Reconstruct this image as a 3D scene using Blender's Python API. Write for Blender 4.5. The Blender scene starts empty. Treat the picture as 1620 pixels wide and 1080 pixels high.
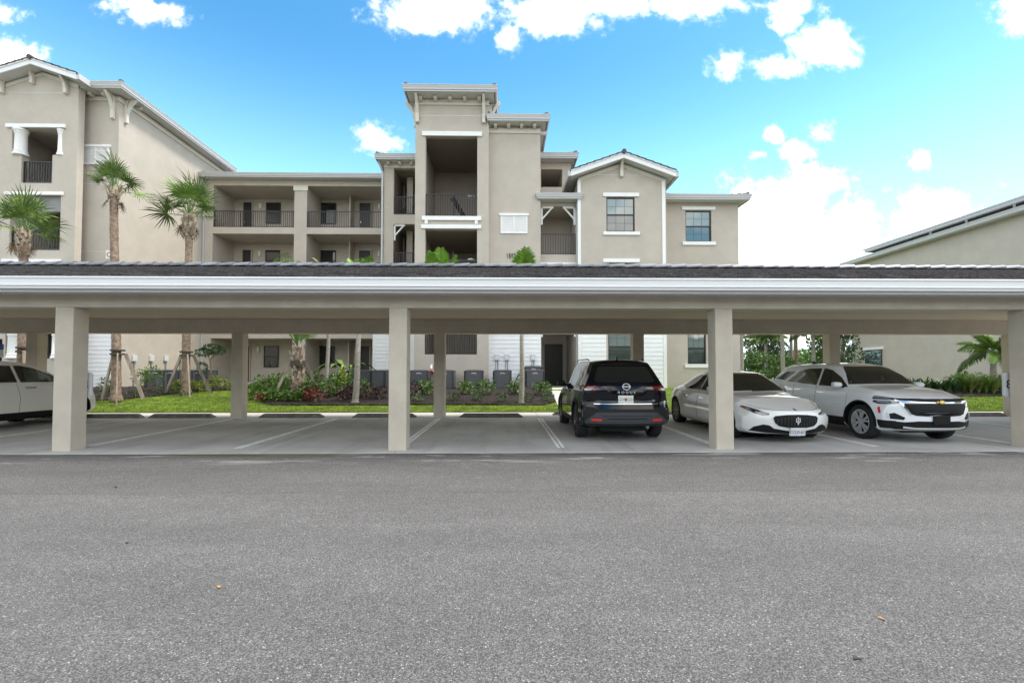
import bpy, bmesh, math, random
import numpy as np
from mathutils import Vector, Matrix
from mathutils.bvhtree import BVHTree
R = math.radians
PI = math.pi
scene = bpy.context.scene
col = scene.collection
rng = random.Random(7)

# ------------------------------------------------------------------ camera
F = 742.0                    # focal length in photo pixels (1620 wide)
YAW, PITCH, EYE, SHY = R(1.0), R(1.65), 1.45, 26.6
cam_d = bpy.data.cameras.new('camera')
cam = bpy.data.objects.new('camera', cam_d)
col.objects.link(cam)
cam.location = (0, 0, EYE)
cam.rotation_euler = (R(90) + PITCH, 0, -YAW)
cam_d.sensor_width = 36.0
cam_d.lens = F / 1620 * 36
cam_d.shift_y = SHY / 1620
cam_d.clip_start = 0.05
cam_d.clip_end = 3000
scene.camera = cam

# ------------------------------------------------------------------ sun, sky, exposure
SUN_EL, SUN_AZ = R(60), R(89)      # azimuth clockwise from +Y: to the right and behind the flats
world = bpy.data.worlds.new('World')
scene.world = world
world.use_nodes = True
sd = bpy.data.lights.new('sun', 'SUN')
sd.energy = 1.35
sd.angle = R(14)
sd.color = (1.0, 0.94, 0.83)
sun = bpy.data.objects.new('sun', sd)
col.objects.link(sun)
sun_dir = Vector((math.sin(SUN_AZ) * math.cos(SUN_EL), math.cos(SUN_AZ) * math.cos(SUN_EL), math.sin(SUN_EL)))
sun.rotation_euler = sun_dir.to_track_quat('Z', 'Y').to_euler()
sun.location = (20, 20, 40)
scene.view_settings.view_transform = 'Standard'
scene.view_settings.look = 'None'
scene.view_settings.gamma = 1
scene.view_settings.use_curve_mapping = False
scene.view_settings.exposure = 1.70
try:
    scene.cycles.max_bounces = 8
    scene.cycles.diffuse_bounces = 4
    scene.cycles.glossy_bounces = 3
    scene.cycles.transparent_max_bounces = 6
except Exception:
    pass

class NT:
    """small helper round a node tree"""
    def __init__(s, tree):
        s.t = tree; s.n = tree.nodes; s.l = tree.links
    def new(s, typ, **kw):
        nd = s.n.new(typ)
        for k, v in kw.items():
            setattr(nd, k, v)
        return nd
    def link(s, a, b): s.l.new(a, b)
    def val(s, sock, v):
        if hasattr(v, 'is_linked') or isinstance(v, bpy.types.NodeSocket): s.l.new(v, sock)
        else: sock.default_value = v
    def math(s, op, a, b=None, c=None, clamp=False):
        nd = s.n.new('ShaderNodeMath'); nd.operation = op; nd.use_clamp = clamp
        s.val(nd.inputs[0], a)
        if b is not None: s.val(nd.inputs[1], b)
        if c is not None: s.val(nd.inputs[2], c)
        return nd.outputs[0]
    def mix(s, fac, a, b, blend='MIX'):
        nd = s.n.new('ShaderNodeMix'); nd.data_type = 'RGBA'; nd.blend_type = blend
        s.val(nd.inputs[0], fac)
        s.val(nd.inputs[6], a if not isinstance(a, tuple) else (*a[:3], 1))
        s.val(nd.inputs[7], b if not isinstance(b, tuple) else (*b[:3], 1))
        return nd.outputs[2]
    def ramp(s, fac, a, b, smooth=True):
        nd = s.n.new('ShaderNodeMapRange'); nd.interpolation_type = 'SMOOTHSTEP' if smooth else 'LINEAR'
        s.val(nd.inputs[0], fac); nd.inputs[1].default_value = a; nd.inputs[2].default_value = b
        return nd.outputs[0]
    def noise(s, vec, scale, detail=3, rough=0.5, dist=0.0):
        nd = s.n.new('ShaderNodeTexNoise'); nd.inputs['Scale'].default_value = scale
        nd.inputs['Detail'].default_value = detail; nd.inputs['Roughness'].default_value = rough
        nd.inputs['Distortion'].default_value = dist
        if vec is not None: s.l.new(vec, nd.inputs['Vector'])
        return nd.outputs['Fac']

def photo_uv(px, py):
    """tangent-plane sky coordinates (x/y, z/y) of a direction"""
    fw = Vector((math.sin(YAW) * math.cos(PITCH), math.cos(YAW) * math.cos(PITCH), math.sin(PITCH)))
    rt = Vector((math.cos(YAW), -math.sin(YAW), 0))
    up = rt.cross(fw)
    d = fw + rt * ((px - 810) / F) + up * ((540 + SHY - py) / F)
    return d
def W(px, py, Y):
    d = photo_uv(px, py)
    k = Y / d.y
    return d.x * k, EYE + d.z * k
def XP(px, Y, py=560): return W(px, py, Y)[0]
def ZP(py, Y, px=810): return W(px, py, Y)[1]

# clouds: (px, py, half width, half height, strength)
CLOUDS = [(20, 92, 34, 26, 1), (240, 22, 42, 14, .75), (205, 6, 30, 10, .6), (5, 22, 18, 12, .5),
          (690, 20, 82, 30, 1), (655, 40, 22, 14, .7), (745, 15, 30, 26, .9), (596, 222, 30, 19, .9),
          (870, 22, 70, 32, 1), (806, 58, 17, 20, .8), (980, 10, 70, 20, .9), (1090, 6, 80, 24, 1),
          (1250, 10, 40, 14, .9), (1245, 35, 22, 18, .8), (1300, 72, 44, 34, 1), (1235, 104, 40, 18, .9),
          (1150, 98, 24, 18, .6), (1610, 24, 36, 28, .9),
          (1225, 213, 13, 12, .65), (1262, 240, 24, 14, .75), (1300, 212, 18, 12, .55), (1198, 245, 12, 8, .45),
          (1456, 257, 18, 13, .75),
          (1230, 330, 70, 46, 1.2), (1290, 285, 42, 24, 1.1), (1290, 385, 100, 56, 1.1), (1350, 352, 40, 38, 1.0), (1200, 420, 90, 100, 1.5),
          (1480, 362, 66, 52, 1.3), (1452, 400, 46, 44, 1.0), (1520, 420, 90, 80, 1.2), (1420, 470, 130, 46, .8), (1400, 302, 8, 5, .45), (1345, 308, 10, 5, .4),
          (1010, 520, 500, 50, .9)]
def build_world():
    t = NT(world.node_tree); t.n.clear()
    out = t.new('ShaderNodeOutputWorld'); bg = t.new('ShaderNodeBackground')
    sky = t.new('ShaderNodeTexSky', sky_type='NISHITA'); sky.sun_disc = False
    sky.sun_elevation = SUN_EL; sky.sun_rotation = SUN_AZ
    sky.air_density = 1.0; sky.dust_density = 0.4; sky.ozone_density = 1.6
    tc = t.new('ShaderNodeTexCoord'); sep = t.new('ShaderNodeSeparateXYZ')
    t.link(tc.outputs['Generated'], sep.inputs[0])
    x, y, z = sep.outputs
    ys = t.math('MAXIMUM', y, 0.05)
    u = t.math('DIVIDE', x, ys); v = t.math('DIVIDE', z, ys)
    comb = t.new('ShaderNodeCombineXYZ'); t.link(u, comb.inputs[0]); t.link(v, comb.inputs[1])
    n1 = t.math('ADD', t.math('MULTIPLY', t.noise(comb.outputs[0], 15.0, 8, 0.6), .62), t.math('MULTIPLY', t.noise(comb.outputs[0], 48.0, 6, 0.6), .38))
    n2 = t.noise(comb.outputs[0], 2.2, 3, 0.5)
    nz = t.math('ADD', t.math('MULTIPLY', t.math('SUBTRACT', n1, 0.5), 6.0), t.math('MULTIPLY', t.math('SUBTRACT', n2, .5), .5))
    field = None
    for (px, py, a, b, s) in CLOUDS:
        d = photo_uv(px, py); cu, cv = d.x / d.y, d.z / d.y
        a2, b2 = a * 1.25 / F, b * 1.25 / F
        du = t.math('DIVIDE', t.math('SUBTRACT', u, cu), a2)
        dv = t.math('DIVIDE', t.math('SUBTRACT', v, cv), b2)
        r2 = t.math('MULTIPLY_ADD', du, du, t.math('MULTIPLY', dv, dv))
        f = t.math('MULTIPLY', t.math('SUBTRACT', 1.0, t.math('SQRT', r2)), s)
        field = f if field is None else t.math('MAXIMUM', field, f)
    field = t.math('MAXIMUM', field, -1.2)
    dens = t.ramp(t.math('ADD', t.math('MULTIPLY', field, .9), t.math('MULTIPLY', nz, .50)), -0.34, 0.72)
    dens = t.math('POWER', dens, 1.7)
    infront = t.ramp(y, 0.10, 0.25)
    infront = t.math('MULTIPLY', infront, t.math('SUBTRACT', 1.0, t.ramp(t.math('ABSOLUTE', u), 1.2, 1.5)))
    infront = t.math('MULTIPLY', infront, t.math('SUBTRACT', 1.0, t.ramp(v, .86, 1.1)))
    dens = t.math('MULTIPLY', dens, infront)
    # the rest of the sky: the same scattered cumulus
    v3 = t.new('ShaderNodeMapping'); v3.inputs['Scale'].default_value = (1, 1, 1.6)
    t.link(tc.outputs['Generated'], v3.inputs[0])
    g = t.noise(v3.outputs[0], 3.0, 8, 0.6)
    gd = t.math('MULTIPLY', t.ramp(g, 0.40, 0.56), t.math('SUBTRACT', 1.0, infront))
    dens = t.math('MAXIMUM', dens, gd)
    lowz = t.ramp(z, 0.0, 0.05)
    # haze lightens towards the horizon, a saturated blue above
    shade = t.math('MULTIPLY_ADD', t.noise(comb.outputs[0], 5.0, 5, 0.6), .5, .72)
    cl = t.mix(1.0, (9.0, 8.5, 7.9), (1, 1, 1), 'MULTIPLY')
    sc_ = t.new('ShaderNodeVectorMath', operation='SCALE'); t.link(cl, sc_.inputs[0]); t.link(shade, sc_.inputs['Scale'])
    hs = t.new('ShaderNodeHueSaturation'); t.link(sky.outputs[0], hs.inputs['Color'])
    hs.inputs['Saturation'].default_value = 1.30; hs.inputs['Hue'].default_value = 0.484
    hs.inputs['Value'].default_value = SKY_VAL
    low = t.math('SUBTRACT', 1.0, t.ramp(z, .0, .58))
    skyc = t.mix(t.math('MULTIPLY', low, .62), hs.outputs[0], (4.3, 7.4, 8.8))
    c = t.mix(dens, skyc, sc_.outputs[0])
    t.link(c, bg.inputs['Color']); bg.inputs['Strength'].default_value = 0.10
    t.link(bg.outputs[0], out.inputs[0])
SKY_VAL = 0.90
build_world()

# ------------------------------------------------------------------ materials
M = {}
def mat(name, base, rough=0.6, metal=0.0, var=0.0, vscale=3.0, bump=0.0, bscale=80.0, spec=0.5, coat=0.0, hue=None, stretch=None, objrand=0.0, dirt=0.0, ior=None):
    m = bpy.data.materials.new(name); m.use_nodes = True
    t = NT(m.node_tree); p = t.n['Principled BSDF']
    p.inputs['Roughness'].default_value = rough; p.inputs['Metallic'].default_value = metal
    p.inputs['Specular IOR Level'].default_value = spec
    if ior: p.inputs['IOR'].default_value = ior
    if coat:
        p.inputs['Coat Weight'].default_value = coat; p.inputs['Coat Roughness'].default_value = 0.04
    geo = t.new('ShaderNodeNewGeometry'); pos = geo.outputs['Position']
    if stretch:
        mp = t.new('ShaderNodeMapping'); mp.inputs['Scale'].default_value = stretch
        t.link(pos, mp.inputs[0]); pos = mp.outputs[0]
    c = None
    if var:
        n = t.noise(pos, vscale, 5, 0.6)
        a = tuple(b * (1 - var) for b in base); b_ = tuple(b * (1 + var) for b in base)
        if hue: b_ = hue
        c = t.mix(t.ramp(n, 0.3, 0.7), a, b_)
    if dirt:
        n = t.noise(pos, 0.7, 6, 0.7)
        c = t.mix(t.math('MULTIPLY', t.ramp(n, 0.5, 0.8), dirt), c if c is not None else base, tuple(x * .6 for x in base))
    if objrand:
        oi = t.new('ShaderNodeObjectInfo'); hsv = t.new('ShaderNodeHueSaturation')
        hsv.inputs['Color'].default_value = (*base, 1)
        if c is not None: t.link(c, hsv.inputs['Color'])
        t.link(t.math('MULTIPLY_ADD', oi.outputs['Random'], 2 * objrand, 1 - objrand), hsv.inputs['Value'])
        c = hsv.outputs[0]
    if c is not None: t.link(c, p.inputs['Base Color'])
    else: p.inputs['Base Color'].default_value = (*base, 1)
    if bump:
        bn = t.new('ShaderNodeBump'); bn.inputs['Distance'].default_value = bump; bn.inputs['Strength'].default_value = 1.0
        t.link(t.noise(pos, bscale, 4, 0.6), bn.inputs['Height']); t.link(bn.outputs[0], p.inputs['Normal'])
    M[name] = m
    return m
STUC = (0.475, 0.430, 0.372)
mat('stucco', STUC, .85, var=.05, vscale=1.3, bump=.004, bscale=45, dirt=.12)
mat('stucco_carport', (0.55, 0.495, 0.41), .85, var=.06, vscale=2.2, bump=.006, bscale=60, dirt=.15)
mat('lining_shaded', (0.27, 0.235, 0.19), .85, var=.05)  # wall tan made darker so the stair recesses look shaded
mat('ceiling_paint', (0.50, 0.43, 0.33), .8, var=.03, bump=.002, bscale=40)
mat('white_trim', (0.80, 0.80, 0.79), .5, var=.02)
mat('white_gutter', (0.76, 0.77, 0.78), .45)
mat('gutter_grey', (0.50, 0.505, 0.51), .5)
mat('grey_soffit', (0.60, 0.60, 0.59), .6)
mat('cream_trim', (0.62, 0.59, 0.52), .6, var=.03)
mat('siding', (0.78, 0.79, 0.80), .55, var=.02, bump=.001, bscale=30, objrand=.02)
mat('roof_tile', (0.064, 0.059, 0.059), .8, var=.45, vscale=14, bump=.004, bscale=50, objrand=.42)
mat('ridge_tile', (0.13, 0.14, 0.165), .38, var=.2, vscale=7, bump=.002, bscale=60, objrand=.3)
mat('bronze', (0.018, 0.017, 0.016), .4)
mat('rail_black', (0.03, 0.028, 0.03), .45)
mat('door_dark', (0.022, 0.020, 0.018), .5, var=.1)
mat('glass_window', (0.040, 0.062, 0.062), .03, spec=.9, ior=1.75)
mat('glass_blind', (0.17, 0.215, 0.205), .03, spec=.9, ior=1.75)
mat('glass_dark', (0.010, 0.013, 0.014), .04, spec=.8, ior=1.6)
mat('curtain', (0.25, 0.27, 0.26), .8, var=.2, vscale=5, stretch=(6, 6, .3))
mat('number_black', (0.01, 0.01, 0.01), .5)
mat('ac_grey', (0.125, 0.13, 0.138), .5, objrand=.1)
mat('ac_dark', (0.03, 0.031, 0.034), .6)
mat('badge_silver', (0.7, 0.7, 0.72), .3, .3)
mat('pipe_grey', (0.22, 0.22, 0.22), .5)
mat('pipe_red', (0.42, 0.02, 0.03), .4)
mat('box_white', (0.62, 0.63, 0.64), .5)
mat('wood_old', (0.27, 0.22, 0.18), .8, var=.3, vscale=8, stretch=(1, 1, .2), objrand=.35)
mat('strap', (0.06, 0.05, 0.04), .8)
mat('trunk', (0.24, 0.175, 0.13), .9, var=.4, vscale=9, bump=.02, bscale=20)
mat('trunk_grey', (0.30, 0.28, 0.24), .85, var=.3, vscale=6, bump=.006, bscale=30, stretch=(1, 1, 5))
mat('boot', (0.33, 0.27, 0.20), .9, var=.35, vscale=6, objrand=.25)
mat('dead_frond', (0.22, 0.15, 0.09), .9, var=.4)
mat('palm_green', (0.085, 0.17, 0.030), .42, var=.35, vscale=3, hue=(0.18, 0.28, 0.05), objrand=.3)
mat('palm_bright', (0.13, 0.26, 0.02), .4, var=.35, vscale=4, objrand=.2)
mat('palm_stem', (0.10, 0.19, 0.035), .5, var=.2)
mat('leaf_shrub', (0.060, 0.155, 0.022), .45, var=.5, vscale=5, hue=(0.14, 0.26, 0.035), objrand=.25)
mat('leaf_dark', (0.040, 0.090, 0.020), .5, var=.4, vscale=3, objrand=.25)
mat('leaf_yellow', (0.22, 0.28, 0.03), .5, var=.3, vscale=6, objrand=.2)
mat('leaf_red', (0.14, 0.030, 0.015), .4, var=.5, vscale=6, objrand=.3)
mat('leaf_maroon', (0.045, 0.016, 0.016), .4, var=.4, vscale=6, objrand=.3)
mat('leaf_far', (0.055, 0.10, 0.030), .6, var=.5, vscale=1.0, hue=(0.12, 0.17, 0.05))
mat('grass_tall', (0.16, 0.20, 0.05), .6, var=.4, vscale=5)
mat('grass_blade', (0.13, 0.25, 0.010), .5, var=.35, vscale=2.5, hue=(0.24, 0.34, 0.015))
mat('mulch_chip', (0.026, 0.017, 0.013), .95, var=.6, vscale=25)
mat('paint_white_line', (0.80, 0.80, 0.80), .7, var=.15, vscale=9, dirt=.3)
mat('wheel_stop', (0.15, 0.145, 0.135), .9, var=.25, vscale=8, bump=.006, bscale=50, objrand=.15)
mat('path_concrete', (0.50, 0.49, 0.46), .8, var=.08, vscale=2, bump=.002, bscale=60)
mat('sign_blue', (0.02, 0.09, 0.45), .4)
mat('sign_red', (0.5, 0.03, 0.03), .4)
mat('lamp_white', (0.75, 0.75, 0.72), .4)
mat('dry_leaf', (0.35, 0.2, 0.09), .8)
mat('dark_leaf', (0.04, 0.03, 0.025), .8)

def asphalt_mat():
    m = bpy.data.materials.new('asphalt'); m.use_nodes = True; M['asphalt'] = m
    t = NT(m.node_tree); p = t.n['Principled BSDF']; p.inputs['Roughness'].default_value = .9
    geo = t.new('ShaderNodeNewGeometry'); pos = geo.outputs['Position']
    sep = t.new('ShaderNodeSeparateXYZ'); t.link(pos, sep.inputs[0]); x, y, z = sep.outputs
    vo = t.new('ShaderNodeTexVoronoi'); vo.inputs['Scale'].default_value = 125; t.link(pos, vo.inputs['Vector'])
    sx = t.new('ShaderNodeSeparateXYZ'); t.link(vo.outputs['Color'], sx.inputs[0])
    stone = t.ramp(sx.outputs[0], .25, 1.0, False)
    vo2 = t.new('ShaderNodeTexVoronoi'); vo2.inputs['Scale'].default_value = 85; t.link(pos, vo2.inputs['Vector'])
    sx2 = t.new('ShaderNodeSeparateXYZ'); t.link(vo2.outputs['Color'], sx2.inputs[0])
    light = t.math('GREATER_THAN', sx2.outputs[0], .93)
    core = t.math('LESS_THAN', vo2.outputs['Distance'], .42)
    tone = t.math('MULTIPLY_ADD', stone, .10, .092)
    tone = t.math('ADD', tone, t.math('MULTIPLY', t.math('MULTIPLY', light, core), .22))
    edge = t.ramp(vo.outputs['Distance'], .35, .75)
    tone = t.math('MULTIPLY', tone, t.math('MULTIPLY_ADD', edge, -.55, 1.0))
    mpb = t.new('ShaderNodeMapping'); mpb.inputs['Scale'].default_value = (.35, 1.3, 1); t.link(pos, mpb.inputs[0])
    big = t.noise(mpb.outputs[0], .8, 6, .65)
    vc = t.new('ShaderNodeTexVoronoi'); vc.feature = 'DISTANCE_TO_EDGE'; vc.inputs['Scale'].default_value = 1.6
    wv = t.new('ShaderNodeVectorMath', operation='MULTIPLY_ADD'); nv = t.new('ShaderNodeTexNoise'); nv.inputs['Scale'].default_value = 5; t.link(pos, nv.inputs['Vector']); t.link(nv.outputs['Color'], wv.inputs[0]); wv.inputs[1].default_value = (.45, .45, 0); t.link(pos, wv.inputs[2]); t.link(wv.outputs[0], vc.inputs['Vector'])
    crack = t.math('MULTIPLY', t.math('SUBTRACT', 1.0, t.ramp(vc.outputs['Distance'], .0, .016)), t.math('MULTIPLY', t.ramp(y, 7.0, 7.9), t.ramp(t.noise(pos, .5, 3), .47, .56)))
    tone = t.math('MULTIPLY', tone, t.math('MULTIPLY_ADD', t.ramp(big, .36, .66), .20, .90))
    tone = t.math('MULTIPLY', tone, t.math('MULTIPLY_ADD', crack, -.6, 1.0))
    mid = t.noise(pos, 4.0, 5, .65)
    tone = t.math('MULTIPLY', tone, t.math('MULTIPLY_ADD', t.ramp(mid, .35, .65), .08, .97))
    # darker apron in front of the slab with a ragged edge, and a seam across
    wob = t.math('MULTIPLY_ADD', t.noise(pos, 1.1, 6, .65), 1.2, 0)
    apron = t.ramp(t.math('ADD', y, t.math('MULTIPLY', wob, .8)), 6.9, 8.3)
    tone = t.math('MULTIPLY', tone, t.math('MULTIPLY_ADD', apron, -.13, 1.0))
    seamd = t.math('ABSOLUTE', t.math('SUBTRACT', y, t.math('MULTIPLY_ADD', t.noise(pos, 1.4, 4, .6), .10, 5.68)))
    seam = t.math('MULTIPLY', t.math('SUBTRACT', 1.0, t.ramp(seamd, .0, .022)), t.ramp(t.noise(pos, .8, 2), .42, .55))
    tone = t.math('MULTIPLY', tone, t.math('MULTIPLY_ADD', seam, -.35, 1.0))
    step = t.ramp(y, 5.60, 5.75)
    tone = t.math('MULTIPLY', tone, t.math('MULTIPLY_ADD', step, -.09, 1.0))
    # pale cement dust patches beside the slab
    mp = t.new('ShaderNodeMapping'); mp.inputs['Scale'].default_value = (.55, 3.2, 1); t.link(pos, mp.inputs[0])
    dn = t.noise(mp.outputs[0], 1.0, 7, .7)
    dust = t.math('MULTIPLY', t.ramp(dn, .54, .62), t.ramp(y, 7.2, 8.2))
    c = t.new('ShaderNodeCombineColor')
    t.link(tone, c.inputs[0]); t.link(t.math('MULTIPLY', tone, .985), c.inputs[1]); t.link(t.math('MULTIPLY', tone, 1.0), c.inputs[2])
    cc = t.mix(t.math('MULTIPLY', dust, .75), c.outputs[0], (.33, .33, .33))
    # mossy damp line in the joint
    moss = t.math('MULTIPLY', t.ramp(t.math('ADD', y, t.math('MULTIPLY', t.noise(pos, 3, 5, .7), .30)), 8.15, 8.36),
                  t.math('MULTIPLY', t.ramp(x, -6.0, -5.2), t.math('SUBTRACT', 1.0, t.ramp(x, -3.4, -2.4))))
    cc = t.mix(t.math('MULTIPLY', moss, .85), cc, (.075, .07, .035))
    t.link(cc, p.inputs['Base Color'])
    bn = t.new('ShaderNodeBump'); bn.inputs['Distance'].default_value = .006; bn.inputs['Strength'].default_value = .8
    t.link(t.math('SUBTRACT', 1.0, vo.outputs['Distance']), bn.inputs['Height']); t.link(bn.outputs[0], p.inputs['Normal'])
asphalt_mat()
def concrete_mat():
    m = bpy.data.materials.new('concrete_slab'); m.use_nodes = True; M['concrete_slab'] = m
    t = NT(m.node_tree); p = t.n['Principled BSDF']; p.inputs['Roughness'].default_value = .62
    geo = t.new('ShaderNodeNewGeometry'); pos = geo.outputs['Position']
    sep = t.new('ShaderNodeSeparateXYZ'); t.link(pos, sep.inputs[0]); x, y, z = sep.outputs
    c = t.mix(t.ramp(t.noise(pos, .6, 5, .6), .3, .7), (.35, .345, .335), (.49, .485, .47))
    # tyre-worn darker tracks along each stall
    mp = t.new('ShaderNodeMapping'); mp.inputs['Scale'].default_value = (3.0, .25, 1); t.link(pos, mp.inputs[0])
    c = t.mix(t.math('MULTIPLY', t.ramp(t.noise(mp.outputs[0], 1, 4, .6), .45, .75), .5), c, (.24, .237, .23))
    c = t.mix(t.math('MULTIPLY', t.ramp(t.noise(pos, 2.3, 6, .7), .62, .8), .45), c, (.26, .25, .235))
    c = t.mix(t.math('MULTIPLY', t.ramp(t.noise(pos, 30, 4, .7), .3, .7), .18), c, (.22, .21, .20))
    strip = t.ramp(y, 14.7, 15.0)  # sunlit strip behind the carport, painted into the slab as a paler tone
    c = t.mix(strip, c, (.50, .485, .46))
    t.link(c, p.inputs['Base Color'])
    bn = t.new('ShaderNodeBump'); bn.inputs['Distance'].default_value = .002
    t.link(t.noise(pos, 90, 3), bn.inputs['Height']); t.link(bn.outputs[0], p.inputs['Normal'])
concrete_mat()
def soil_mat(name, a, b, scale, bump, bs):
    mat(name, a, .95, var=.5, vscale=scale, hue=b, bump=bump, bscale=bs)
soil_mat('mulch', (.010, .007, .006), (.034, .023, .018), 16, .05, 22)
soil_mat('lawn', (.09, .17, .008), (.17, .25, .014), 3.5, .03, 40)
soil_mat('far_ground', (.08, .12, .02), (.15, .18, .04), .5, .02, 5)

# ------------------------------------------------------------------ mesh helpers
class MB:
    def __init__(s): s.v = []; s.f = []; s.m = []
    def add(s, vs, fs, mi=0):
        o = len(s.v); s.v += [tuple(a) for a in vs]; s.f += [tuple(i + o for i in f) for f in fs]; s.m += [mi] * len(fs)
        return s
    def box(s, x0, x1, y0, y1, z0, z1, mi=0):
        v = [(x, y, z) for z in (z0, z1) for y in (y0, y1) for x in (x0, x1)]
        return s.add(v, [(0, 2, 3, 1), (4, 5, 7, 6), (0, 1, 5, 4), (2, 6, 7, 3), (0, 4, 6, 2), (1, 3, 7, 5)], mi)
    def bar(s, p, q, w, h, mi=0, up=(0, 0, 1)):
        p, q = Vector(p), Vector(q); d = (q - p).normalized(); u = Vector(up)
        if abs(d.dot(u)) > .97: u = Vector((0, 1, 0))
        a = d.cross(u).normalized() * w / 2; b = a.cross(d).normalized() * h / 2
        vs = [c + sx * a + sy * b for c in (p, q) for sx, sy in ((-1, -1), (1, -1), (1, 1), (-1, 1))]
        return s.add(vs, [(0, 1, 2, 3), (7, 6, 5, 4), (0, 4, 5, 1), (1, 5, 6, 2), (2, 6, 7, 3), (3, 7, 4, 0)], mi)
    def tube(s, pts, rs, n=8, mi=0, caps=True):
        pts = [Vector(p) for p in pts]
        if not hasattr(rs, '__len__'): rs = [rs] * len(pts)
        o = len(s.v)
        for i, p in enumerate(pts):
            d = (pts[min(i + 1, len(pts) - 1)] - pts[max(i - 1, 0)]).normalized()
            u = Vector((0, 0, 1)) if abs(d.z) < .9 else Vector((1, 0, 0))
            a = d.cross(u).normalized(); b = a.cross(d).normalized()
            for k in range(n):
                t = 2 * PI * k / n
                s.v.append(tuple(p + (a * math.cos(t) + b * math.sin(t)) * rs[i]))
        for i in range(len(pts) - 1):
            for k in range(n):
                k2 = (k + 1) % n
                s.f.append((o + i * n + k, o + i * n + k2, o + (i + 1) * n + k2, o + (i + 1) * n + k)); s.m.append(mi)
        if caps:
            s.f.append(tuple(o + k for k in range(n - 1, -1, -1))); s.m.append(mi)
            e = o + (len(pts) - 1) * n
            s.f.append(tuple(e + k for k in range(n))); s.m.append(mi)
        return s
    def lathe(s, prof, c=(0, 0, 0), n=16, mi=0):
        return s.tube([(c[0], c[1], c[2] + z) for r, z in prof], [r for r, z in prof], n, mi)
    def prism(s, poly, y0, y1, mi=0):
        """polygon in (x, z) extruded along y"""
        n = len(poly)
        vs = [(x, y0, z) for x, z in poly] + [(x, y1, z) for x, z in poly]
        fs = [tuple(range(n)), tuple(range(2 * n - 1, n - 1, -1))] + [(i, i + n, (i + 1) % n + n, (i + 1) % n) for i in range(n)]
        return s.add(vs, fs, mi)
    def prismx(s, poly, x0, x1, mi=0):
        """polygon in (y, z) extruded along x"""
        n = len(poly)
        vs = [(x0, y, z) for y, z in poly] + [(x1, y, z) for y, z in poly]
        fs = [tuple(range(n)), tuple(range(2 * n - 1, n - 1, -1))] + [(i, i + n, (i + 1) % n + n, (i + 1) % n) for i in range(n)]
        return s.add(vs, fs, mi)
    def mesh(s, name, mats, off=(0, 0, 0), smooth=False, fix=True):
        me = bpy.data.meshes.new(name)
        o = off
        me.from_pydata([(a - o[0], b - o[1], c - o[2]) for a, b, c in s.v], [], s.f)
        for m_ in (mats if isinstance(mats, (list, tuple)) else [mats]): me.materials.append(M[m_])
        if any(s.m): me.polygons.foreach_set('material_index', s.m)
        me.update()
        if fix and len(s.f) < 30000:
            bm = bmesh.new(); bm.from_mesh(me); bmesh.ops.recalc_face_normals(bm, faces=bm.faces); bm.to_mesh(me); bm.free()
        if smooth:
            for p in me.polygons: p.use_smooth = True
            if smooth == 'auto':
                try: me.set_sharp_from_angle(angle=R(38))
                except Exception: pass
        return me
    def build(s, name, mats, parent=None, label=None, smooth=False, kind=None, bevel=0, local=False, fix=True):
        off = (0, 0, 0)
        if parent is not None and not local: off = world_loc(parent)
        me = s.mesh(name, mats, off, smooth, fix)
        return put(name, me, parent, label, kind, bevel)
def world_loc(o):
    l = Vector(o.location)
    while o.parent: o = o.parent; l = l + o.location
    return l
def put(name, me, parent=None, label=None, kind=None, bevel=0, loc=None, rot=None):
    o = bpy.data.objects.new(name, me); col.objects.link(o)
    if parent is not None: o.parent = parent
    if loc is not None: o.location = loc
    if rot is not None: o.rotation_euler = rot
    if label: o['label'] = label
    if kind: o['kind'] = kind
    if bevel:
        b = o.modifiers.new('bevel', 'BEVEL'); b.width = bevel; b.segments = 2; b.limit_method = 'ANGLE'
    return o
def thing(name, label, cat, loc=(0, 0, 0), group=None, rotz=0):
    o = bpy.data.objects.new(name, None); col.objects.link(o); o.empty_display_size = .3
    o.location = loc; o.rotation_euler = (0, 0, rotz); o['label'] = label; o['category'] = cat
    if group: o['group'] = group
    return o
def tag(o, label, cat, group=None):
    o['label'] = label; o['category'] = cat
    if group: o['group'] = group
    return o
def copy_tree(o, parent=None):
    c = o.copy(); col.objects.link(c)
    if parent is not None: c.parent = parent
    for ch in list(o.children): copy_tree(ch, c)
    return c

def text_mesh(name, txt, size, m, ext=.012, parent=None, loc=(0, 0, 0), rot=(0, 0, 0)):
    cu = bpy.data.curves.new('t', 'FONT'); cu.body = txt; cu.size = size; cu.extrude = ext; cu.align_x = 'CENTER'; cu.align_y = 'CENTER'
    o = bpy.data.objects.new('t', cu); col.objects.link(o); me = bpy.data.meshes.new_from_object(o.evaluated_get(bpy.context.evaluated_depsgraph_get())); bpy.data.objects.remove(o)
    me.materials.clear(); me.materials.append(M[m]); me.name = name
    return put(name, me, parent, loc=loc, rot=rot)
# ------------------------------------------------------------------ ground
def clamp(a, lo, hi): return max(lo, min(hi, a))
def slab_z(y): return .012 + .045 * clamp((y - 8.45) / 6.5, 0, 1)
def ground_z(x, y):
    if y < 16.2: return .04
    z = .085 + .145 * (y - 16.2)
    return min(z, .68) + (.02 * math.sin(x * .7) * math.sin(y * 1.3) if y > 16.6 else 0)
mb = MB()
mb.add([(-90, -40, 0), (90, -40, 0), (90, 9.2, 0), (-90, 9.2, 0)], [(0, 1, 2, 3)])
mb.build('road', 'asphalt', kind='structure')
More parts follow.
